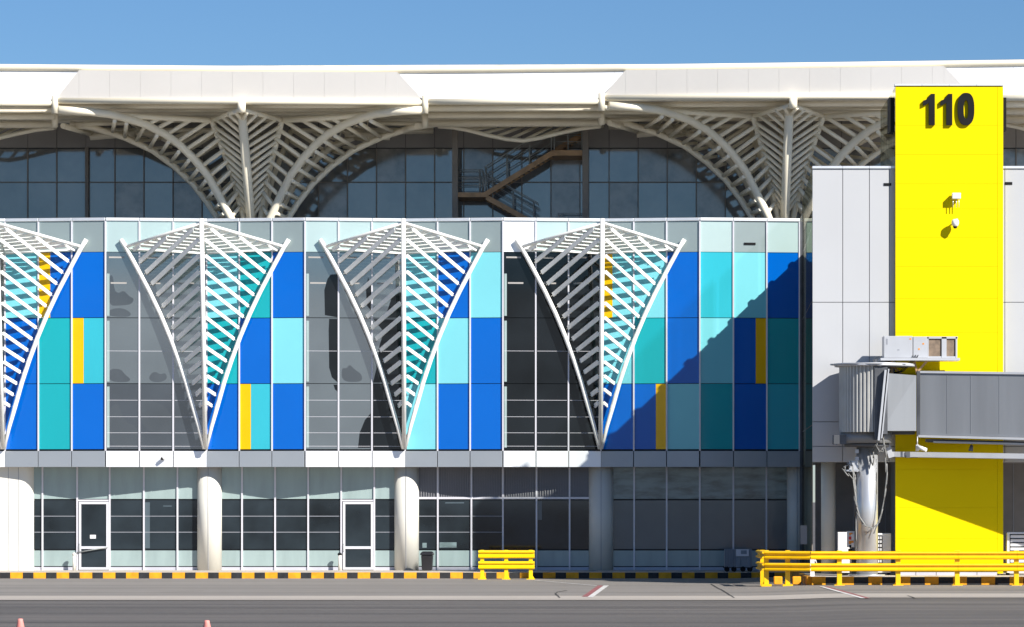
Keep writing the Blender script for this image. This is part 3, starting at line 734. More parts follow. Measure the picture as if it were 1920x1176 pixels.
mb = MB(); mb.box(xn + .03, X(2060, YB), YB + .08, YB + .18, zbt, ztp - .03); bp('screen_backing', 'greyd', mb)
zbody = Zp(476, 0)
mb = MB(); mb.prism([(xn + .12, YB + .19), (xf + .04, -.0), (20, 0), (20, YB + .19)], 'z', zbt, zbody); bp('body', 'greyd', mb)  # opaque core added behind clear glass, shaped to cast the diagonal shadow
dv = (Vector((xf, 0, 0)) - Vector((xn, YB, 0)))
mb = MB(); k = 0
yy = YB + .8
while yy < -.2:
    t = (yy - YB) / -YB; xx = xn + dv.x * t; mb.box(xx + .02, xx + .3, yy, yy + .14, zbody, zbody + .11); yy += .80
bp('roof_bracket', 'greyd', mb)
for k in range(8):
    t0, t1 = k / 8, (k + 1) / 8; a = Vector((xn, YB + .1, 0)).lerp(Vector((xf, -.05, 0)), t0 + .004); b = Vector((xn, YB + .1, 0)).lerp(Vector((xf, -.05, 0)), t1 - .004)
    for (z0, z1) in ((.34, 5.4), (5.43, 9.6), (9.63, ztp)):
        mb = MB(); mb.add([(a.x, a.y, z0), (b.x, b.y, z0), (b.x, b.y, z1), (a.x, a.y, z1)],
                          [(0, 1, 2, 3)]); bp('side_glass', 'sideglass', mb)
    mb = MB(); mb.box(b.x + .02, b.x + .07, b.y - .015, b.y + .015, .3, zbody); bp('side_mullion', 'stairpost', mb)
# recess below: back wall, column
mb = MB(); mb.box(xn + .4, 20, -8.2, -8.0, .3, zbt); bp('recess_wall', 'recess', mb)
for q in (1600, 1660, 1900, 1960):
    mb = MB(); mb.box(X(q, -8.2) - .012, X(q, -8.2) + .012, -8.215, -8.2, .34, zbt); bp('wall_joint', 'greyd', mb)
mb = MB(); mb.cyl(X(1553, -11), -11, .34, zbt, 13.5 * S * .92, 28); bp('column', 'column', mb)
for (p0, p1, q0, q1) in ((1657, 1671, 343.5, 348.5), (1884, 1898, 341.5, 346.5)):
    mb = MB(); mb.box(X(p0, YB), X(p1, YB), YB - .02, YB + .03, Zp(q1, YB), Zp(q0, YB)); bp('vent_slot', 'black', mb)
mb = MB(); mb.box(X(1501, -10.5), X(1513, -10.5), -10.6, -10.4, 1.35, 2.0); bp('meter_box', 'greyd', mb)

# ------------------------------------------------------------------ yellow gate tower
YT = -13.6
tx0, tx1 = X(1679, YT), X(1881, YT); tz = Zp(161, YT)
TW = thing('gate_tower', ((tx0 + tx1) / 2, YT + 2, 0), 'tall bright yellow panelled tower rising beside the boarding bridge', 'tower')
def tp_(name, m, mb): return mb.build(name, m, TW)
zj = [1072, 1010, 952, 880, 800, 700, 624, 560, 500, 445, 392, 345, 290, 235, 163]
xj = X(1870, YT)
for i in range(len(zj) - 1):
    mb = MB(); mb.box(tx0, xj - .003, YT, YT + .12, Zp(zj[i], YT) + .002, Zp(zj[i + 1], YT) - .002); bevel(tp_('yellow_panel', 'yellow', mb), .003)
    mb = MB(); mb.box(xj + .003, tx1, YT, YT + .12, (.4 if i == 0 else Zp(zj[i], YT) + .001), Zp(zj[i + 1], YT) - .001); bevel(tp_('yellow_edge_panel', 'yellow', mb), .004)
mb = MB(); mb.box(tx0 + .04, tx1 - .04, YT + .12, YT + .3, .4, tz); tp_('panel_backing', 'yellow', mb)
for i in range(5):
    a = lerp(tx0, xj, i / 5); b = lerp(tx0, xj, (i + 1) / 5)
    mb = MB(); mb.box(a + .01, b - .01, YT + .0, YT + .14, .34, Zp(1073, YT)); tp_('plinth_panel', 'plinth', mb)
for i in range(4):
    a = lerp(tx0 - .03, tx1 + .02, i / 4); b = lerp(tx0 - .03, tx1 + .02, (i + 1) / 4)
    mb = MB(); mb.box(a + .006, b - .006, YT - .04, YT + .35, tz, tz + .06); tp_('top_cap', 'cap', mb)
mb = MB(); mb.box(tx0 + .25, tx1 - .05, YT + .31, -3.0, .34, 14.2); tp_('body', 'greyd', mb)  # added core, kept low so its shadow stays under the annex diagonal
xfar = X(1651, -6.0)
for k in range(6):
    a = Vector((tx0 + .01, YT + .31, 0)).lerp(Vector((xfar, -6, 0)), k / 6 + .005); b = Vector((tx0 + .01, YT + .31, 0)).lerp(Vector((xfar, -6, 0)), (k + 1) / 6 - .005)
    mb = MB(); z0, z1 = 5.5, tz - .02
    mb.add([(a.x, a.y, z0), (b.x, b.y, z0), (b.x, b.y, z1), (a.x, a.y, z1)],
           [(0, 1, 2, 3)]); tp_('side_glass', 'sideglass', mb)
    mb = MB(); mb.box(b.x - .03, b.x + .02, b.y - .025, b.y + .025, 5.5, 14.1); tp_('side_mullion', 'stairpost', mb)
mb = MB(); mb.box(tx0 - .2, tx0 - .02, YT + .15, YT + .95, Zp(247, YT), Zp(182, YT)); tp_('side_sign', 'black', mb)
mb = MB(); mb.box(tx1 + .01, tx1 + .16, YT + .5, YT + 2.6, Zp(242, YT), Zp(180, YT)); tp_('side_sign', 'black', mb)
# gate number
NS = thing('gate_number', W(1776, 236, YT - .1), 'black raised numerals 110 at the top of the yellow tower', 'sign')
def z8(x, y): return (X(1640 + x / 3.675, YT), Zp(140 + y / 3.675, YT))
for dx in (0, 120):
    pts = [(372, 350), (413, 350), (413, 135), (384, 135), (378, 152), (366, 166), (350, 176), (332, 182), (332, 216), (346, 211), (360, 204), (372, 196)]
    mb = MB(); mb.prism([z8(x + dx, y) for x, y in pts], 'y', YT - .11, YT - .02); mb.build('numeral', 'black', NS)
n = 40; mb = MB(); vs = []
for yy in (YT - .11, YT - .02):
    for (rx, ry, cx_, cy_) in ((57.5, 111, 627.5, 239), (16, 64, 627.5, 242)):
        for k in range(n):
            t = 2 * math.pi * k / n; c, s_ = math.cos(t), math.sin(t); q = .78
            x, z = z8(cx_ + rx * math.copysign(abs(c) ** q, c), cy_ + ry * math.copysign(abs(s_) ** q, s_)); vs.append((x, yy, z))
fs = []
for k in range(n):
    j = (k + 1) % n; fs += [(k, j, n + j, n + k), (2 * n + k, 3 * n + k, 3 * n + j, 2 * n + j), (k, 2 * n + k, 2 * n + j, j), (n + k, n + j, 3 * n + j, 3 * n + k)]
mb.add(vs, fs); mb.build('numeral', 'black', NS)
# lamp box and camera on the tower
FL = thing('wall_floodlight', W(1792, 368, YT), 'small white lamp box with dangling conduits on the yellow tower', 'lamp')
mb = MB(); mb.box(X(1784, YT), X(1800, YT), YT - .30, YT - .06, Zp(374, YT), Zp(363, YT)); bevel(mb.build('housing', 'white', FL), .02)
mb = MB(); mb.box(X(1789, YT), X(1795, YT), YT - .07, YT + .01, Zp(372, YT), Zp(366, YT)); mb.build('bracket', 'steel', FL)
mb = MB()
for q in (1786, 1792, 1797): mb.tube([(X(q, YT), YT - .2, Zp(374, YT)), (X(q, YT), YT - .2, Zp(390, YT))], .012, 5)
mb.build('conduit', 'steel', FL)
DC = thing('dome_camera', W(1791, 420, YT), 'white dome security camera on an arm halfway up the yellow tower', 'security camera')
mb = MB(); c = W(1791, 419, YT - .28); mb.tube([c + Vector((0, 0, .14)), c + Vector((0, 0, .1)), c, c + Vector((0, 0, -.08)), c + Vector((0, 0, -.13))], [.06, .12, .13, .10, .03], 14); mb.build('dome', 'white', DC)
mb = MB(); mb.tube([c + Vector((0, 0, .12)), c + Vector((.08, .1, .16)), c + Vector((.12, .30, .08))], .025, 6); mb.build('arm', 'steel', DC)
mb = MB(); mb.tube([c + Vector((0, 0, -.10)), c + Vector((0, 0, -.17))], [.08, .05], 10); mb.build('lens', 'black', DC)
# security camera on white fascia
FC = thing('fascia_camera', W(308, 858, -.3), 'small cream bullet camera on the white fascia panel under the window', 'security camera')
mb = MB(); mb.tube([W(309, 855, -.28), W(309, 856, -.42)], .03, 8); mb.build('arm', 'steel', FC)
mb = MB(); mb.tube([W(312, 855, -.42), W(304, 860, -.52)], [.07, .07], 10); mb.build('body', 'white', FC)
mb = MB(); mb.tube([W(304.6, 859.6, -.515), W(303, 861, -.55)], [.05, .05], 10); mb.build('lens', 'black', FC)

# ------------------------------------------------------------------ boarding bridge
JB = thing('boarding_bridge', (X(1630, -14.75), -14.75, .34), 'grey passenger boarding bridge with ribbed round drum on a silver column', 'boarding bridge')
def jb(name, m, mb, par=None): return mb.build(name, m, par or JB)
YD = -14.75; rd = 1.22; cxr = X(1642, YD); zd0, zd1 = Zp(810, YD - 1), Zp(686, YD - 1)
mb = MB(); n = 56; prof = []
for k in range(27, 86):
    t = 2 * math.pi * k / (2 * n); rr = rd if k % 2 else rd - .055
    for dd in (-.018, .018): prof.append((cxr + rr * math.cos(t + dd * (1 if k % 2 else .6)), YD + rr * math.sin(t + dd * (1 if k % 2 else .6))))
mb.prism(prof, 'z', zd0, zd1); jb('ribbed_drum', 'slats', mb)
mb = MB(); mb.cyl(cxr - .04, YD, zd1, zd1 + .06, rd + .12, 40); mb.cyl(cxr - .1, YD, zd1 + .05, zd1 + .10, rd + .2, 8); jb('drum_roof', 'bridgelight', mb)
mb = MB(); mb.cyl(cxr - .32, YD, zd0 - .36, zd0, rd - .36, 32); jb('drum_base', 'bridge', mb)
mb = MB(); mb.cyl(cxr - .3, YD, zd0 - .48, zd0 - .36, .75, 32); mb.box(X(1562, YD), X(1600, YD), YD - .5, YD + .4, Zp(833, YD), Zp(816, YD)); jb('bearing_ring', 'bridgedark', mb)
mb = MB(); xc = X(1626, YD); mb.cyl(xc, YD, .34, zd0 - .46, .355, 40); mb.cyl(xc, YD, 5.6, 5.62, .362, 40); jb('support_column', 'steel', mb)
mb = MB(); mb.cyl(xc, YD, .34, .40, .6, 24); jb('base_plate', 'steel', mb)
mb = MB(); mb.box(xc - .62, xc - .32, YD - .3, YD - .1, Zp(885, YD), Zp(864, YD)); jb('junction_box', 'bridgelight', mb)
for q in (850, 864):
    mb = MB(); mb.box(xc - .42, xc - .3, YD - .33, YD - .2, Zp(q, YD), Zp(q - 7, YD)); jb('pipe_clip', 'bridgelight', mb)
mb = MB(); mb.box(xc - .75, xc - .3, YD - .42, YD - .36, Zp(884, YD), Zp(881, YD)); jb('cable_bracket', 'steel', mb)
def cable(pts, y, r=.022): 
    P0 = [W(a, b, y) for a, b in pts]; Q = []
    for i in range(len(P0) - 1):
        p0, p1, p2, p3 = P0[max(i - 1, 0)], P0[i], P0[i + 1], P0[min(i + 2, len(P0) - 1)]
        for k in range(5):
            t = k / 5; Q.append(.5 * ((2 * p1) + (p2 - p0) * t + (2 * p0 - 5 * p1 + 4 * p2 - p3) * t * t + (3 * p1 - 3 * p2 + p0 - p3) * t ** 3))
    Q.append(P0[-1]); mb = MB(); mb.tube(Q, r, 6); jb('cable', 'cable', mb)
cable([(1584, 880), (1590, 872), (1598, 874), (1602, 890), (1603, 915), (1606, 945), (1612, 970), (1622, 985), (1634, 990), (1644, 984), (1653, 962), (1660, 925), (1663, 890), (1663, 872), (1660, 860), (1661, 845)], YD - .5)
cable([(1604, 895), (1605, 930), (1609, 965), (1616, 980), (1625, 987)], YD - .47, .02)
cable([(1584, 880), (1588, 890), (1600, 899)], YD - .5)
cable([(1603, 890), (1604, 960), (1605, 1000), (1604, 1048)], YD - .42, .025)
cable([(1630, 844), (1633, 862), (1636, 871), (1639, 860), (1638, 842)], YD - .45, .02)
cable([(1644, 830), (1648, 845), (1656, 848), (1658, 838)], YD - .9, .02)
cable([(1656, 815), (1658, 840), (1661, 858)], YD - .9, .03)
# corridor
ang = R(14); dirv = Vector((math.cos(ang), -math.sin(ang), 0)); bn = Vector((-math.sin(ang), -math.cos(ang), 0))   # bn towards camera
def seg_box(mb, pa, pb, y_a, ztop, zbot, wdt, over=0):
    """corridor box: front face from photo x pa to pb; front plane runs along dirv from (pa,y_a)"""
    A = Vector((X(pa, y_a), y_a, 0)); t = 0
    # find B along dirv with given apparent px
    lo, hi = 0, 40
    for _ in range(40):
        mid = (lo + hi) / 2; q = A + dirv * mid; px = XV + q.x / (S * (Z0 + q.y) / Z0)
        if px < pb: lo = mid
        else: hi = mid
    B = A + dirv * lo
    za1, za0 = ZC + (YH - ztop[0]) * S * (Z0 + A.y) / Z0, ZC + (YH - zbot[0]) * S * (Z0 + A.y) / Z0
    zb1, zb0 = ZC + (YH - ztop[1]) * S * (Z0 + B.y) / Z0, ZC + (YH - zbot[1]) * S * (Z0 + B.y) / Z0
    bk = -bn * wdt
    vs = [(A.x, A.y, za0), (B.x, B.y, zb0), (B.x, B.y, zb1), (A.x, A.y, za1)]
    vs += [(v[0] + bk.x, v[1] + bk.y, v[2]) for v in vs]
    mb.add(vs, [(0, 1, 2, 3), (7, 6, 5, 4), (0, 4, 5, 1), (1, 5, 6, 2), (2, 6, 7, 3), (3, 7, 4, 0)])
    return A, B
YC = -14.9
mb = MB(); A1, B1 = seg_box(mb, 1722, 2150, YC, (698, 704), (815, 826), 1.2); jb('main_corridor', 'bridge', mb)
mb = MB(); seg_box(mb, 1719, 1725, YC - .06, (696, 696), (817, 817), 1.25); jb('corridor_end_frame', 'bridgedark', mb)
for q in (1775, 1818, 1870, 1925, 1980, 2035):
    mb = MB(); t = ((X(q, YC) - A1.x) / dirv.x); p = A1 + dirv * t + bn * .004
    mb.box(p.x - .006, p.x + .006, p.y - .006, p.y + .02, Zp(813, YC - .2), Zp(701, YC - .2)); jb('panel_seam', 'bridge', mb)
mb = MB(); seg_box(mb, 1722, 2150, YC - .05, (695.5, 701.5), (699.5, 705.5), 1.25); jb('roof_trim', 'bridgelight', mb)
mb = MB(); seg_box(mb, 1722, 2150, YC - .08, (815.5, 826.5), (820, 831), .10); jb('lower_trim', 'bridgelight', mb)
mb = MB(); seg_box(mb, 1735, 2150, YC + .2, (823, 834), (829, 841), .95); jb('under_rail', 'bridgedark', mb)
mb = MB(); seg_box(mb, 1750, 2150, YC + .05, (827, 836), (830.5, 840), .08); jb('under_conduit', 'bridgelight', mb)
mb = MB(); seg_box(mb, 1672, 2150, YC + .4, (847, 854), (856.5, 864), .10); jb('lift_beam', 'bridgelight', mb)
mb = MB(); seg_box(mb, 1672, 2150, YC + 1.0, (848, 855), (857, 865), .10); jb('lift_beam', 'bridgelight', mb)
mb = MB(); mb.bar(W(1660, 820, YC + .4), W(1671, 858, YC + .4), .12, .17, up=(0, 1, 0)); jb('beam_hanger', 'bridgelight', mb)
mb = MB(); mb.box(X(1699, YC), X(1722, YC), YC + .25, YC + .33, Zp(858, YC), Zp(847, YC)); jb('beam_label', 'bridgedark', mb)
# tapered connector between drum and corridor
mb = MB(); pts = [(1653, 808), (1718, 808), (1718, 704), (1664, 700)]
vs = [W(a, b, YC - 1.15 if a < 1700 else YC - .12) for a, b in pts]; vs += [v + Vector((0, 1.1, 0)) for v in vs]
mb.add(vs, [(0, 1, 2, 3), (7, 6, 5, 4), (0, 4, 5, 1), (1, 5, 6, 2), (2, 6, 7, 3), (3, 7, 4, 0)]); jb('connector', 'bridge', mb)
mb = MB(); mb.bar(W(1647, 826, YC - 1.18), W(1660, 694, YC - 1.18), .3, .07, up=(0, 1, 0)); mb.bar(W(1653, 822, YC - 1.20), W(1666, 692, YC - 1.20), .2, .04, up=(0, 1, 0)); jb('connector_frame', 'bridgelight', mb)
mb = MB(); mb.box(X(1640, YD - 1.2), X(1645, YD - 1.2), YD - 1.26, YD - .6, Zp(826, YD), Zp(676, YD)); jb('drum_jamb', 'bridgedark', mb)
mb = MB(); mb.box(X(1645, YD - 1.2), X(1664, YD - 1.2), YD - 1.24, YD - .6, Zp(815, YD), Zp(690, YD)); jb('gap_curtain', 'bridgedark', mb)
mb = MB(); mb.box(X(1645, YD), X(1716, YD), YC + .3, YC + 1.3, Zp(814, YC), Zp(808, YC)); jb('connector_floor', 'bridgedark', mb)
# cctv on bridge
CT = thing('bridge_camera', W(1722, 845, YC - .2), 'white bullet camera hanging below the boarding bridge', 'security camera')
mb = MB(); mb.tube([W(1720, 818, YC - .15), W(1720, 843, YC - .15)], .02, 6); mb.build('drop_rod', 'steel', CT)
mb = MB(); mb.tube([W(1720, 838, YC - .2), W(1737, 844, YC - .35)], [.075, .065], 10); mb.build('body', 'white', CT)
mb = MB(); mb.tube([W(1720, 834, YC - .15), W(1720, 846, YC - .15)], .055, 8); mb.build('mount', 'white', CT)
LM = thing('bridge_lamp', W(1822, 842, YC), 'small dark lamp hanging under the grey bridge corridor', 'lamp')
mb = MB(); mb.tube([W(1822, 826, YC - .1), W(1822, 836, YC - .1)], .015, 5); mb.build('rod', 'bridgedark', LM)
mb = MB(); mb.tube([W(1822, 835, YC - .1), W(1820, 846, YC - .1)], [.05, .08], 8); mb.build('shade', 'bridgedark', LM)
# rooftop ac unit on its platform
YA = YC + .35
AC = thing('rooftop_air_conditioner', W(1720, 680, YA), 'long pale grey air conditioner with brown coils on a platform above the bridge', 'air conditioner')
mb = MB(); mb.box(X(1656, YA), X(1710, YA) - .01, YA - .35, YA + .55, Zp(672, YA), Zp(631, YA)); bevel(mb.build('cabinet', 'bridgelight', AC), .012)
mb = MB(); mb.box(X(1710, YA) + .01, X(1737, YA), YA - .35, YA + .55, Zp(672, YA), Zp(632, YA)); bevel(mb.build('cabinet', 'bridgelight', AC), .012)
mb = MB(); mb.box(X(1737, YA) + .01, X(1793, YA), YA - .30, YA + .5, Zp(671, YA), Zp(634, YA)); mb.build('condenser_coil', 'coil', AC)
mb = MB()
for (a, b) in ((1737, 1739.5), (1764, 1773), (1790, 1793)): mb.box(X(a, YA), X(b, YA), YA - .35, YA - .28, Zp(672, YA), Zp(633, YA))
mb.box(X(1737, YA), X(1794, YA), YA - .35, YA + .5, Zp(636, YA), Zp(632, YA)); mb.box(X(1739, YA), X(1793, YA), YA - .34, YA + .5, Zp(672, YA), Zp(669, YA)); mb.build('condenser_frame', 'bridgelight', AC)
mb = MB(); mb.mat(0).box(X(1704, YA), X(1707, YA), YA - .356, YA - .35, Zp(638, YA), Zp(635, YA)); mb.box(X(1728, YA), X(1731, YA), YA - .356, YA - .35, Zp(647, YA), Zp(644, YA)); mb.box(X(1720, YA), X(1723, YA), YA - .356, YA - .35, Zp(657, YA), Zp(654, YA))
mb.mat(1).box(X(1660, YA), X(1663, YA), YA - .356, YA - .35, Zp(647, YA), Zp(636, YA)); mb.box(X(1681, YA), X(1685, YA), YA - .356, YA - .35, Zp(658, YA), Zp(656, YA)); mb.build('warning_sticker', ['orange', 'greyd'], AC)
mb = MB(); mb.box(X(1649, YA), X(1797, YA), YA - .5, YA + .6, Zp(677, YA), Zp(672.5, YA)); mb.build('platform', 'bridgelight', AC)
mb = MB(); mb.bar(W(1738, 677, YA - .2), W(1718, 700, YA - .2), .07, .07); mb.bar(W(1714, 677, YA - .2), W(1720, 700, YA - .2), .07, .07); mb.bar(W(1672, 677, YA - .2), W(1672, 702, YA - .2), .07, .07); mb.bar(W(1664, 677, YA + .2), W(1690, 702, YA + .2), .07, .07); mb.build('platform_leg', 'stair', AC)
mb = MB()
for o in (0, 3, 6): mb.tube([W(1712 + o * 1.6, 666, YA - .37), W(1712 + o, 673, YA - .45), W(1700 + o, 684, YA - .5), W(1688 + o, 696, YA - .4), W(1676, 699 + o * .4, YA - .3)], .014, 5)
mb.build('refrigerant_pipe', 'black', AC)

# ------------------------------------------------------------------ things at the foot of the bridge
def ac_floor(px0, px1, py0, y, label, grille_px):
    o = thing('outdoor_condenser', Vector((X((px0 + px1) / 2, y), y, .34)), label, 'air conditioner')
    mb = MB(); mb.box(X(px0, y), X(px1, y), y, y + .75, .42, Zp(py0, y)); bevel(mb.build('casing', 'white', o), .02)
    mb = MB(); a, b = grille_px
    for k in range(9): z = lerp(.6, Zp(py0, y) - .1, k / 8); mb.box(X(a, y), X(b, y), y - .012, y - .001, z, z + .035)
    for k in range(3): xx = lerp(X(a, y), X(b, y), k / 2); mb.box(xx - .01, xx + .01, y - .013, y - .0015, .6, Zp(py0, y) - .07)
    mb.build('grille', 'black', o)
    mb = MB(); mb.box(X(px0, y) + .03, X(px0, y) + .1, y + .1, y + .6, .34, .42); mb.box(X(px1, y) - .1, X(px1, y) - .03, y + .1, y + .6, .34, .42); mb.build('foot', 'black', o)
    return o
ac_floor(1645, 1671, 1000, -13.2, 'white outdoor condenser with dark grille right behind the silver column', (1646, 1654))
ac_floor(1888, 1960, 998, -13.5, 'beige outdoor condenser with black fan grille right of the yellow tower', (1894, 1950))
o = thing('control_cabinet', Vector((X(1586, -13.4), -13.4, .34)), 'plain white cabinet left of the silver column', 'cabinet')
mb = MB(); mb.box(X(1571, -13.4), X(1593, -13.4), -13.4, -12.9, .42, Zp(998, -13.4)); bevel(mb.build('casing', 'white', o), .02)
mb = MB(); mb.box(X(1573, -13.4), X(1591, -13.4), -13.3, -13.0, .34, .42); mb.build('foot', 'black', o)
o = thing('sticker_board', Vector((X(1597, -14.3), -14.3, .34)), 'narrow panel with red and orange stickers against the silver column', 'control panel')
mb = MB(); mb.box(X(1588, -14.3), X(1602, -14.3), -14.4, -14.2, 1.3, Zp(996, -14.3)); mb.build('casing', 'steel', o)
mb = MB(); i = 0
for (a, b, c, d, mi) in ((1592, 1598, 999, 1004, 0), (1595, 1601, 1002, 1012, 1), (1591, 1596, 1006, 1012, 2), (1591, 1600, 1014, 1020, 0), (1592, 1596, 1022, 1027, 3), (1596, 1601, 1018, 1026, 1), (1590, 1597, 1029, 1036, 3), (1592, 1599, 1038, 1044, 0)):
    mb.mat(mi).box(X(a, -14.3), X(b, -14.3), -14.41 - i * .001, -14.4, Zp(d, -14.3), Zp(c, -14.3)); i += 1
mb.build('sticker', ['orange', 'white', 'red', 'black'], o)
mb = MB(); mb.tube([(X(1595, -14.3), -14.3, .34), (X(1595, -14.3), -14.3, 1.35)], .035, 8); mb.build('stand', 'steel', o)
o = thing('hose_reel_post', Vector((X(1522, -13.5), -13.5, .34)), 'short white post with a curved pipe behind the long yellow guardrail', 'post')
mb = MB(); mb.box(X(1519, -15), X(1527, -15), -15.1, -15.0, .34, Zp(1048, -15)); mb.build('post', 'white', o)
mb = MB(); mb.tube([W(1526, 1052, -15), W(1529, 1050, -15), W(1531, 1056, -15)], .02, 6); mb.build('pipe', 'white', o)

# bollards by the doors
for px, lab in ((139, 'short cream bollard beside the door with the paper notice'), (637, 'short cream bollard beside the door without a notice')):
    y = .30; o = thing('bollard', Vector((X(px, y), y, .22)), lab, 'bollard', 'bollards beside the glass doors')
    mb = MB(); mb.cyl(X(px, y), y, .22, Zp(1041, y), .062, 16); mb.build('post', 'column', o)
    mb = MB(); c = Vector((X(px, y), y, Zp(1041, y))); mb.tube([c, c + Vector((0, 0, .04)), c + Vector((0, 0, .08)), c + Vector((0, 0, .1))], [.075, .085, .06, .01], 14); mb.build('cap', 'column' if px < 300 else 'black', o)
# bin
y = -.6; o = thing('rubbish_bin', Vector((X(801, y), y, .22)), 'black lidded rubbish bin standing right of a cream round column', 'bin')
mb = MB(); cx_ = X(801, y); zt = Zp(1041, y)
mb.add([(cx_ - .19, y - .2, .25), (cx_ + .19, y - .2, .25), (cx_ + .19, y + .2, .25), (cx_ - .19, y + .2, .25), (cx_ - .22, y - .24, zt), (cx_ + .22, y - .24, zt), (cx_ + .22, y + .24, zt), (cx_ - .22, y + .24, zt)],
       [(0, 3, 2, 1), (4, 5, 6, 7), (0, 1, 5, 4), (1, 2, 6, 5), (2, 3, 7, 6), (3, 0, 4, 7)]); bevel(mb.build('body', 'plastic', o), .03)
mb = MB(); mb.add([(cx_ - .25, y - .27, zt), (cx_ + .25, y - .27, zt), (cx_ + .25, y + .27, zt), (cx_ - .25, y + .27, zt), (cx_ - .25, y - .27, zt + .06), (cx_ + .25, y - .27, zt + .06), (cx_ + .25, y + .27, zt + .06), (cx_ - .25, y + .27, zt + .06), (cx_ - .18, y - .2, zt + .14), (cx_ + .18, y - .2, zt + .14), (cx_ + .18, y + .2, zt + .14), (cx_ - .18, y + .2, zt + .14)],
       [(0, 3, 2, 1), (0, 1, 5, 4), (1, 2, 6, 5), (2, 3, 7, 6), (3, 0, 4, 7), (4, 5, 9, 8), (5, 6, 10, 9), (6, 7, 11, 10), (7, 4, 8, 11), (8, 9, 10, 11)]); bevel(mb.build('lid', 'plastic', o), .02)
# equipment cart
y = -2.2; o = thing('equipment_trolley', Vector((X(1386, y), y, .22)), 'dark ribbed equipment trolley with pale label plate, parked in the shade by the glass', 'trolley')
xa, xb = X(1358, y), X(1411, y); za, zb = Zp(1064, y), Zp(1030, y)
mb = MB(); mb.box(xa + .02, xb - .02, y, y + .7, za, zb)
for k in range(7): xx = lerp(xa + .03, xa + .38, k / 6); mb.box(xx - .012, xx + .012, y - .03, y, za, zb)
for (a, b) in ((.44, .6), (.85, .98)): mb.box(xa + a, xa + b, y - .03, y, za, zb - .3)
bevel(mb.build('body', 'greyd', o), .01)
mb = MB(); mb.box(X(1380, y), X(1404, y), y - .05, y - .035, Zp(1043, y), Zp(1030, y)); pl = mb.build('label_plate', 'mull', o)
mb = MB(); mb.box(X(1389, y), X(1400, y), y - .054, y - .051, Zp(1039, y), Zp(1032, y)); mb.build('plate_window', 'greyd', pl)
for q in (1363, 1376, 1393, 1406):
    mb = MB(); mb.tube([(X(q, y), y - .02, .32), (X(q, y), y + .06, .32)], .1, 16); mb.build('wheel', 'black', o)
mb = MB(); mb.box(xa - .03, xb + .03, y - .02, y + .72, .36, za); mb.build('chassis', 'black', o)

# ------------------------------------------------------------------ guardrails
def wbeam(mb, a, b, zc_, h, front):
    """double-ridged rail between two points, front = unit vector out"""
    a = Vector(a); b = Vector(b); prof = [(-.5, .0), (-.40, .075), (-.26, .085), (-.12, .015), (.12, .015), (.26, .085), (.40, .075), (.5, .0)]
    vs = []
    for th in (0, -.012):
        for p in (a, b):
            for (z, o) in prof: q = p + front * (o + th); vs.append((q.x, q.y, zc_ + z * h))
    n = len(prof); fs = []
    for k in range(n - 1):
        fs.append((k, n + k, n + k + 1, k + 1)); fs.append((2 * n + k, 2 * n + k + 1, 3 * n + k + 1, 3 * n + k))
    fs += [(0, 2 * n, 3 * n, n), (n - 1, 2 * n - 1, 4 * n - 1, 3 * n - 1)] + [(k, k + 1, 2 * n + k + 1, 2 * n + k) for k in range(n - 1)] + [(n + k, 3 * n + k, 3 * n + k + 1, n + k + 1) for k in range(n - 1)]
    mb.add(vs, fs)
# short rail
y = -5.1; o = thing('short_guardrail', Vector((X(949, y), y, 0)), 'short bench-like bright yellow steel guardrail standing alone on the road', 'guardrail')
zu, zl = (Zp(1032, y) + Zp(1047, y)) / 2, (Zp(1053.5, y) + Zp(1066.5, y)) / 2
for z in (zu, zl):
    mb = MB(); wbeam(mb, (X(897, y), y, 0), (X(1002, y), y, 0), z, .285, Vector((0, -1, 0))); mb.build('rail_beam', 'rail2', o)
    mb = MB(); wbeam(mb, (X(897, y), y + .16, 0), (X(1002, y), y + .16, 0), z, .285, Vector((0, 1, 0))); mb.build('rail_beam', 'rail2', o)
for q in (904, 949, 995):
    mb = MB(); mb.box(X(q, y) - .07, X(q, y) + .07, y, y + .14, .02, Zp(1031.5, y)); pst = bevel(mb.build('post', 'rail2', o), .01)
    mb = MB(); mb.box(X(q, y) - .15, X(q, y) + .15, y - .08, y + .24, .008, .035); mb.prism([(X(q, y) + .07, .035), (X(q, y) + .13, .035), (X(q, y) + .07, .14)], 'y', y + .05, y + .07); mb.build('base_plate', 'rail2', pst)
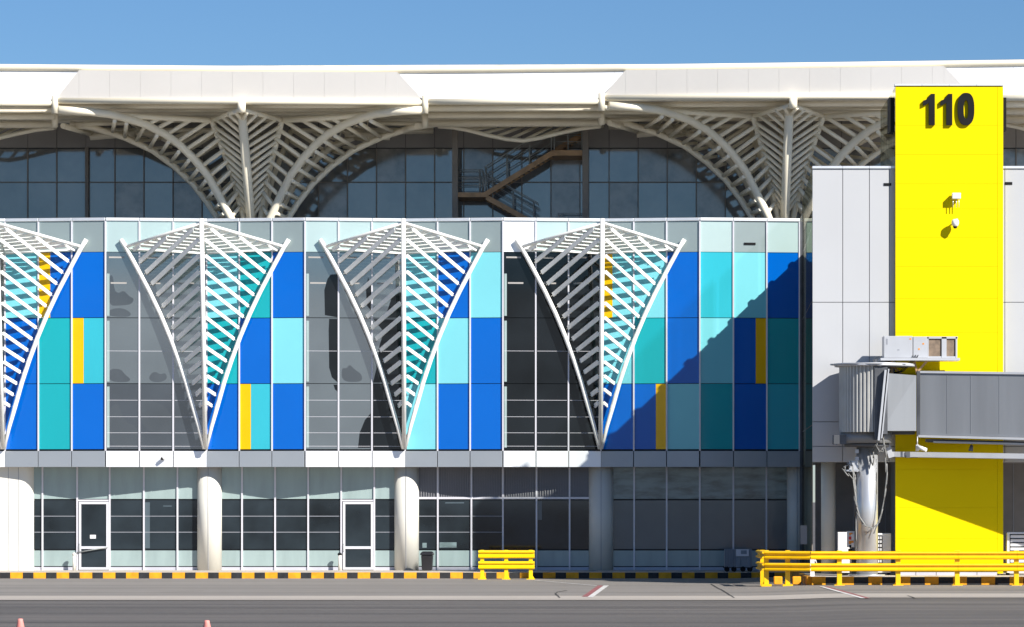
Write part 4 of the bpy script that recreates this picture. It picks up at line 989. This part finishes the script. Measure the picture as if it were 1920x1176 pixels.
# long rail
y = -16.75; xs0 = X(1437, y); o = thing('long_guardrail', Vector((X(1700, y), y, .07)), 'long two-beam orange-yellow guardrail running along the kerb off the right edge', 'guardrail')
zu, zl = (Zp(1034, y) + Zp(1049, y)) / 2, (Zp(1056.5, y) + Zp(1071.5, y)) / 2
pts = [X(1520, y), X(1685, y), X(1796, y), X(1907, y), X(2060, y)]
for z in (zu, zl):
    for a, b in zip(pts[:-1], pts[1:]):
        mb = MB(); wbeam(mb, (a, y, 0), (b + .01, y, 0), z, .27, Vector((0, -1, 0))); mb.build('rail_beam', 'rail', o)
    bk = Vector((-.5, -.86, 0)).normalized()
    A_, B_ = Vector((X(1436, y), y + .62, 0)), Vector((X(1520, y), y, 0)); d = (B_ - A_).normalized(); fr = Vector((d.y, -d.x, 0))
    mb = MB(); wbeam(mb, A_, B_, z, .27, fr); mb.build('rail_beam', 'rail', o)
    mb = MB(); wbeam(mb, (A_.x - .02, y + .62, 0), (A_.x - .12, y + 3.4, 0), z, .27, Vector((-1, 0, 0))); mb.build('rail_beam', 'rail', o)
for q, yy in ((1437, y + .68), (1477, y + .42), (1574, y + .03), (1684, y + .03), (1795, y + .03), (1906, y + .03)):
    xx = X(q, yy); mb = MB(); mb.box(xx - .08, xx + .08, yy, yy + .14, .0, Zp(1032.5, y)); pst = bevel(mb.build('post', 'rail', o), .01)
    mb = MB(); mb.box(xx - .17, xx + .17, yy - .08, yy + .22, .03, .105); mb.prism([(xx - .13, .105), (xx - .08, .105), (xx - .08, .2)], 'y', yy + .05, yy + .07); mb.build('base_plate', 'rail', pst)
mb = MB(); mb.box(A_.x - .10, A_.x + .04, y + 2.0, y + 2.14, .0, Zp(1033, y)); mb.build('post', 'rail', o)
# loose kerb blocks by the rail
for (q, y_, lab) in ((1410, 0, 0),): pass
for (a, b, lab) in ((1451, 1467, 'loose orange block behind the first post of the long guardrail'), (1486, 1502, 'tilted orange block beside the second post of the long guardrail')):
    yy = -15.3; mb = MB(); mb.box(X(a, yy), X(b, yy), yy, yy + .3, .07, .34)
    ob = bevel(mb.build('kerb_block', 'kerby'), .03, 3); tag(ob, lab, 'kerb block', 'loose orange kerb blocks')
# cones in the foreground
for i, (q, pyt, lab) in enumerate(((38, 1160, 'faded red traffic cone near the bottom left corner of the photo'), (388, 1163, 'faded red traffic cone at the bottom edge, below the left round column'))):
    h = .55; r = (ZC - h) / ((pyt - YH) * S); y = r * Z0 - Z0; x = X(q, y)
    o = thing('traffic_cone', Vector((x, y, 0)), lab, 'traffic cone', 'traffic cones in the foreground')
    mb = MB(); mb.tube([(x, y, .03), (x, y, h - .05), (x, y, h - .01), (x, y, h)], [.16, .058, .052, .03], 20); mb.build('cone_body', 'cone', o)
    mb = MB(); mb.box(x - .2, x + .2, y - .2, y + .2, .004, .035); mb.build('cone_base', 'plastic', o)
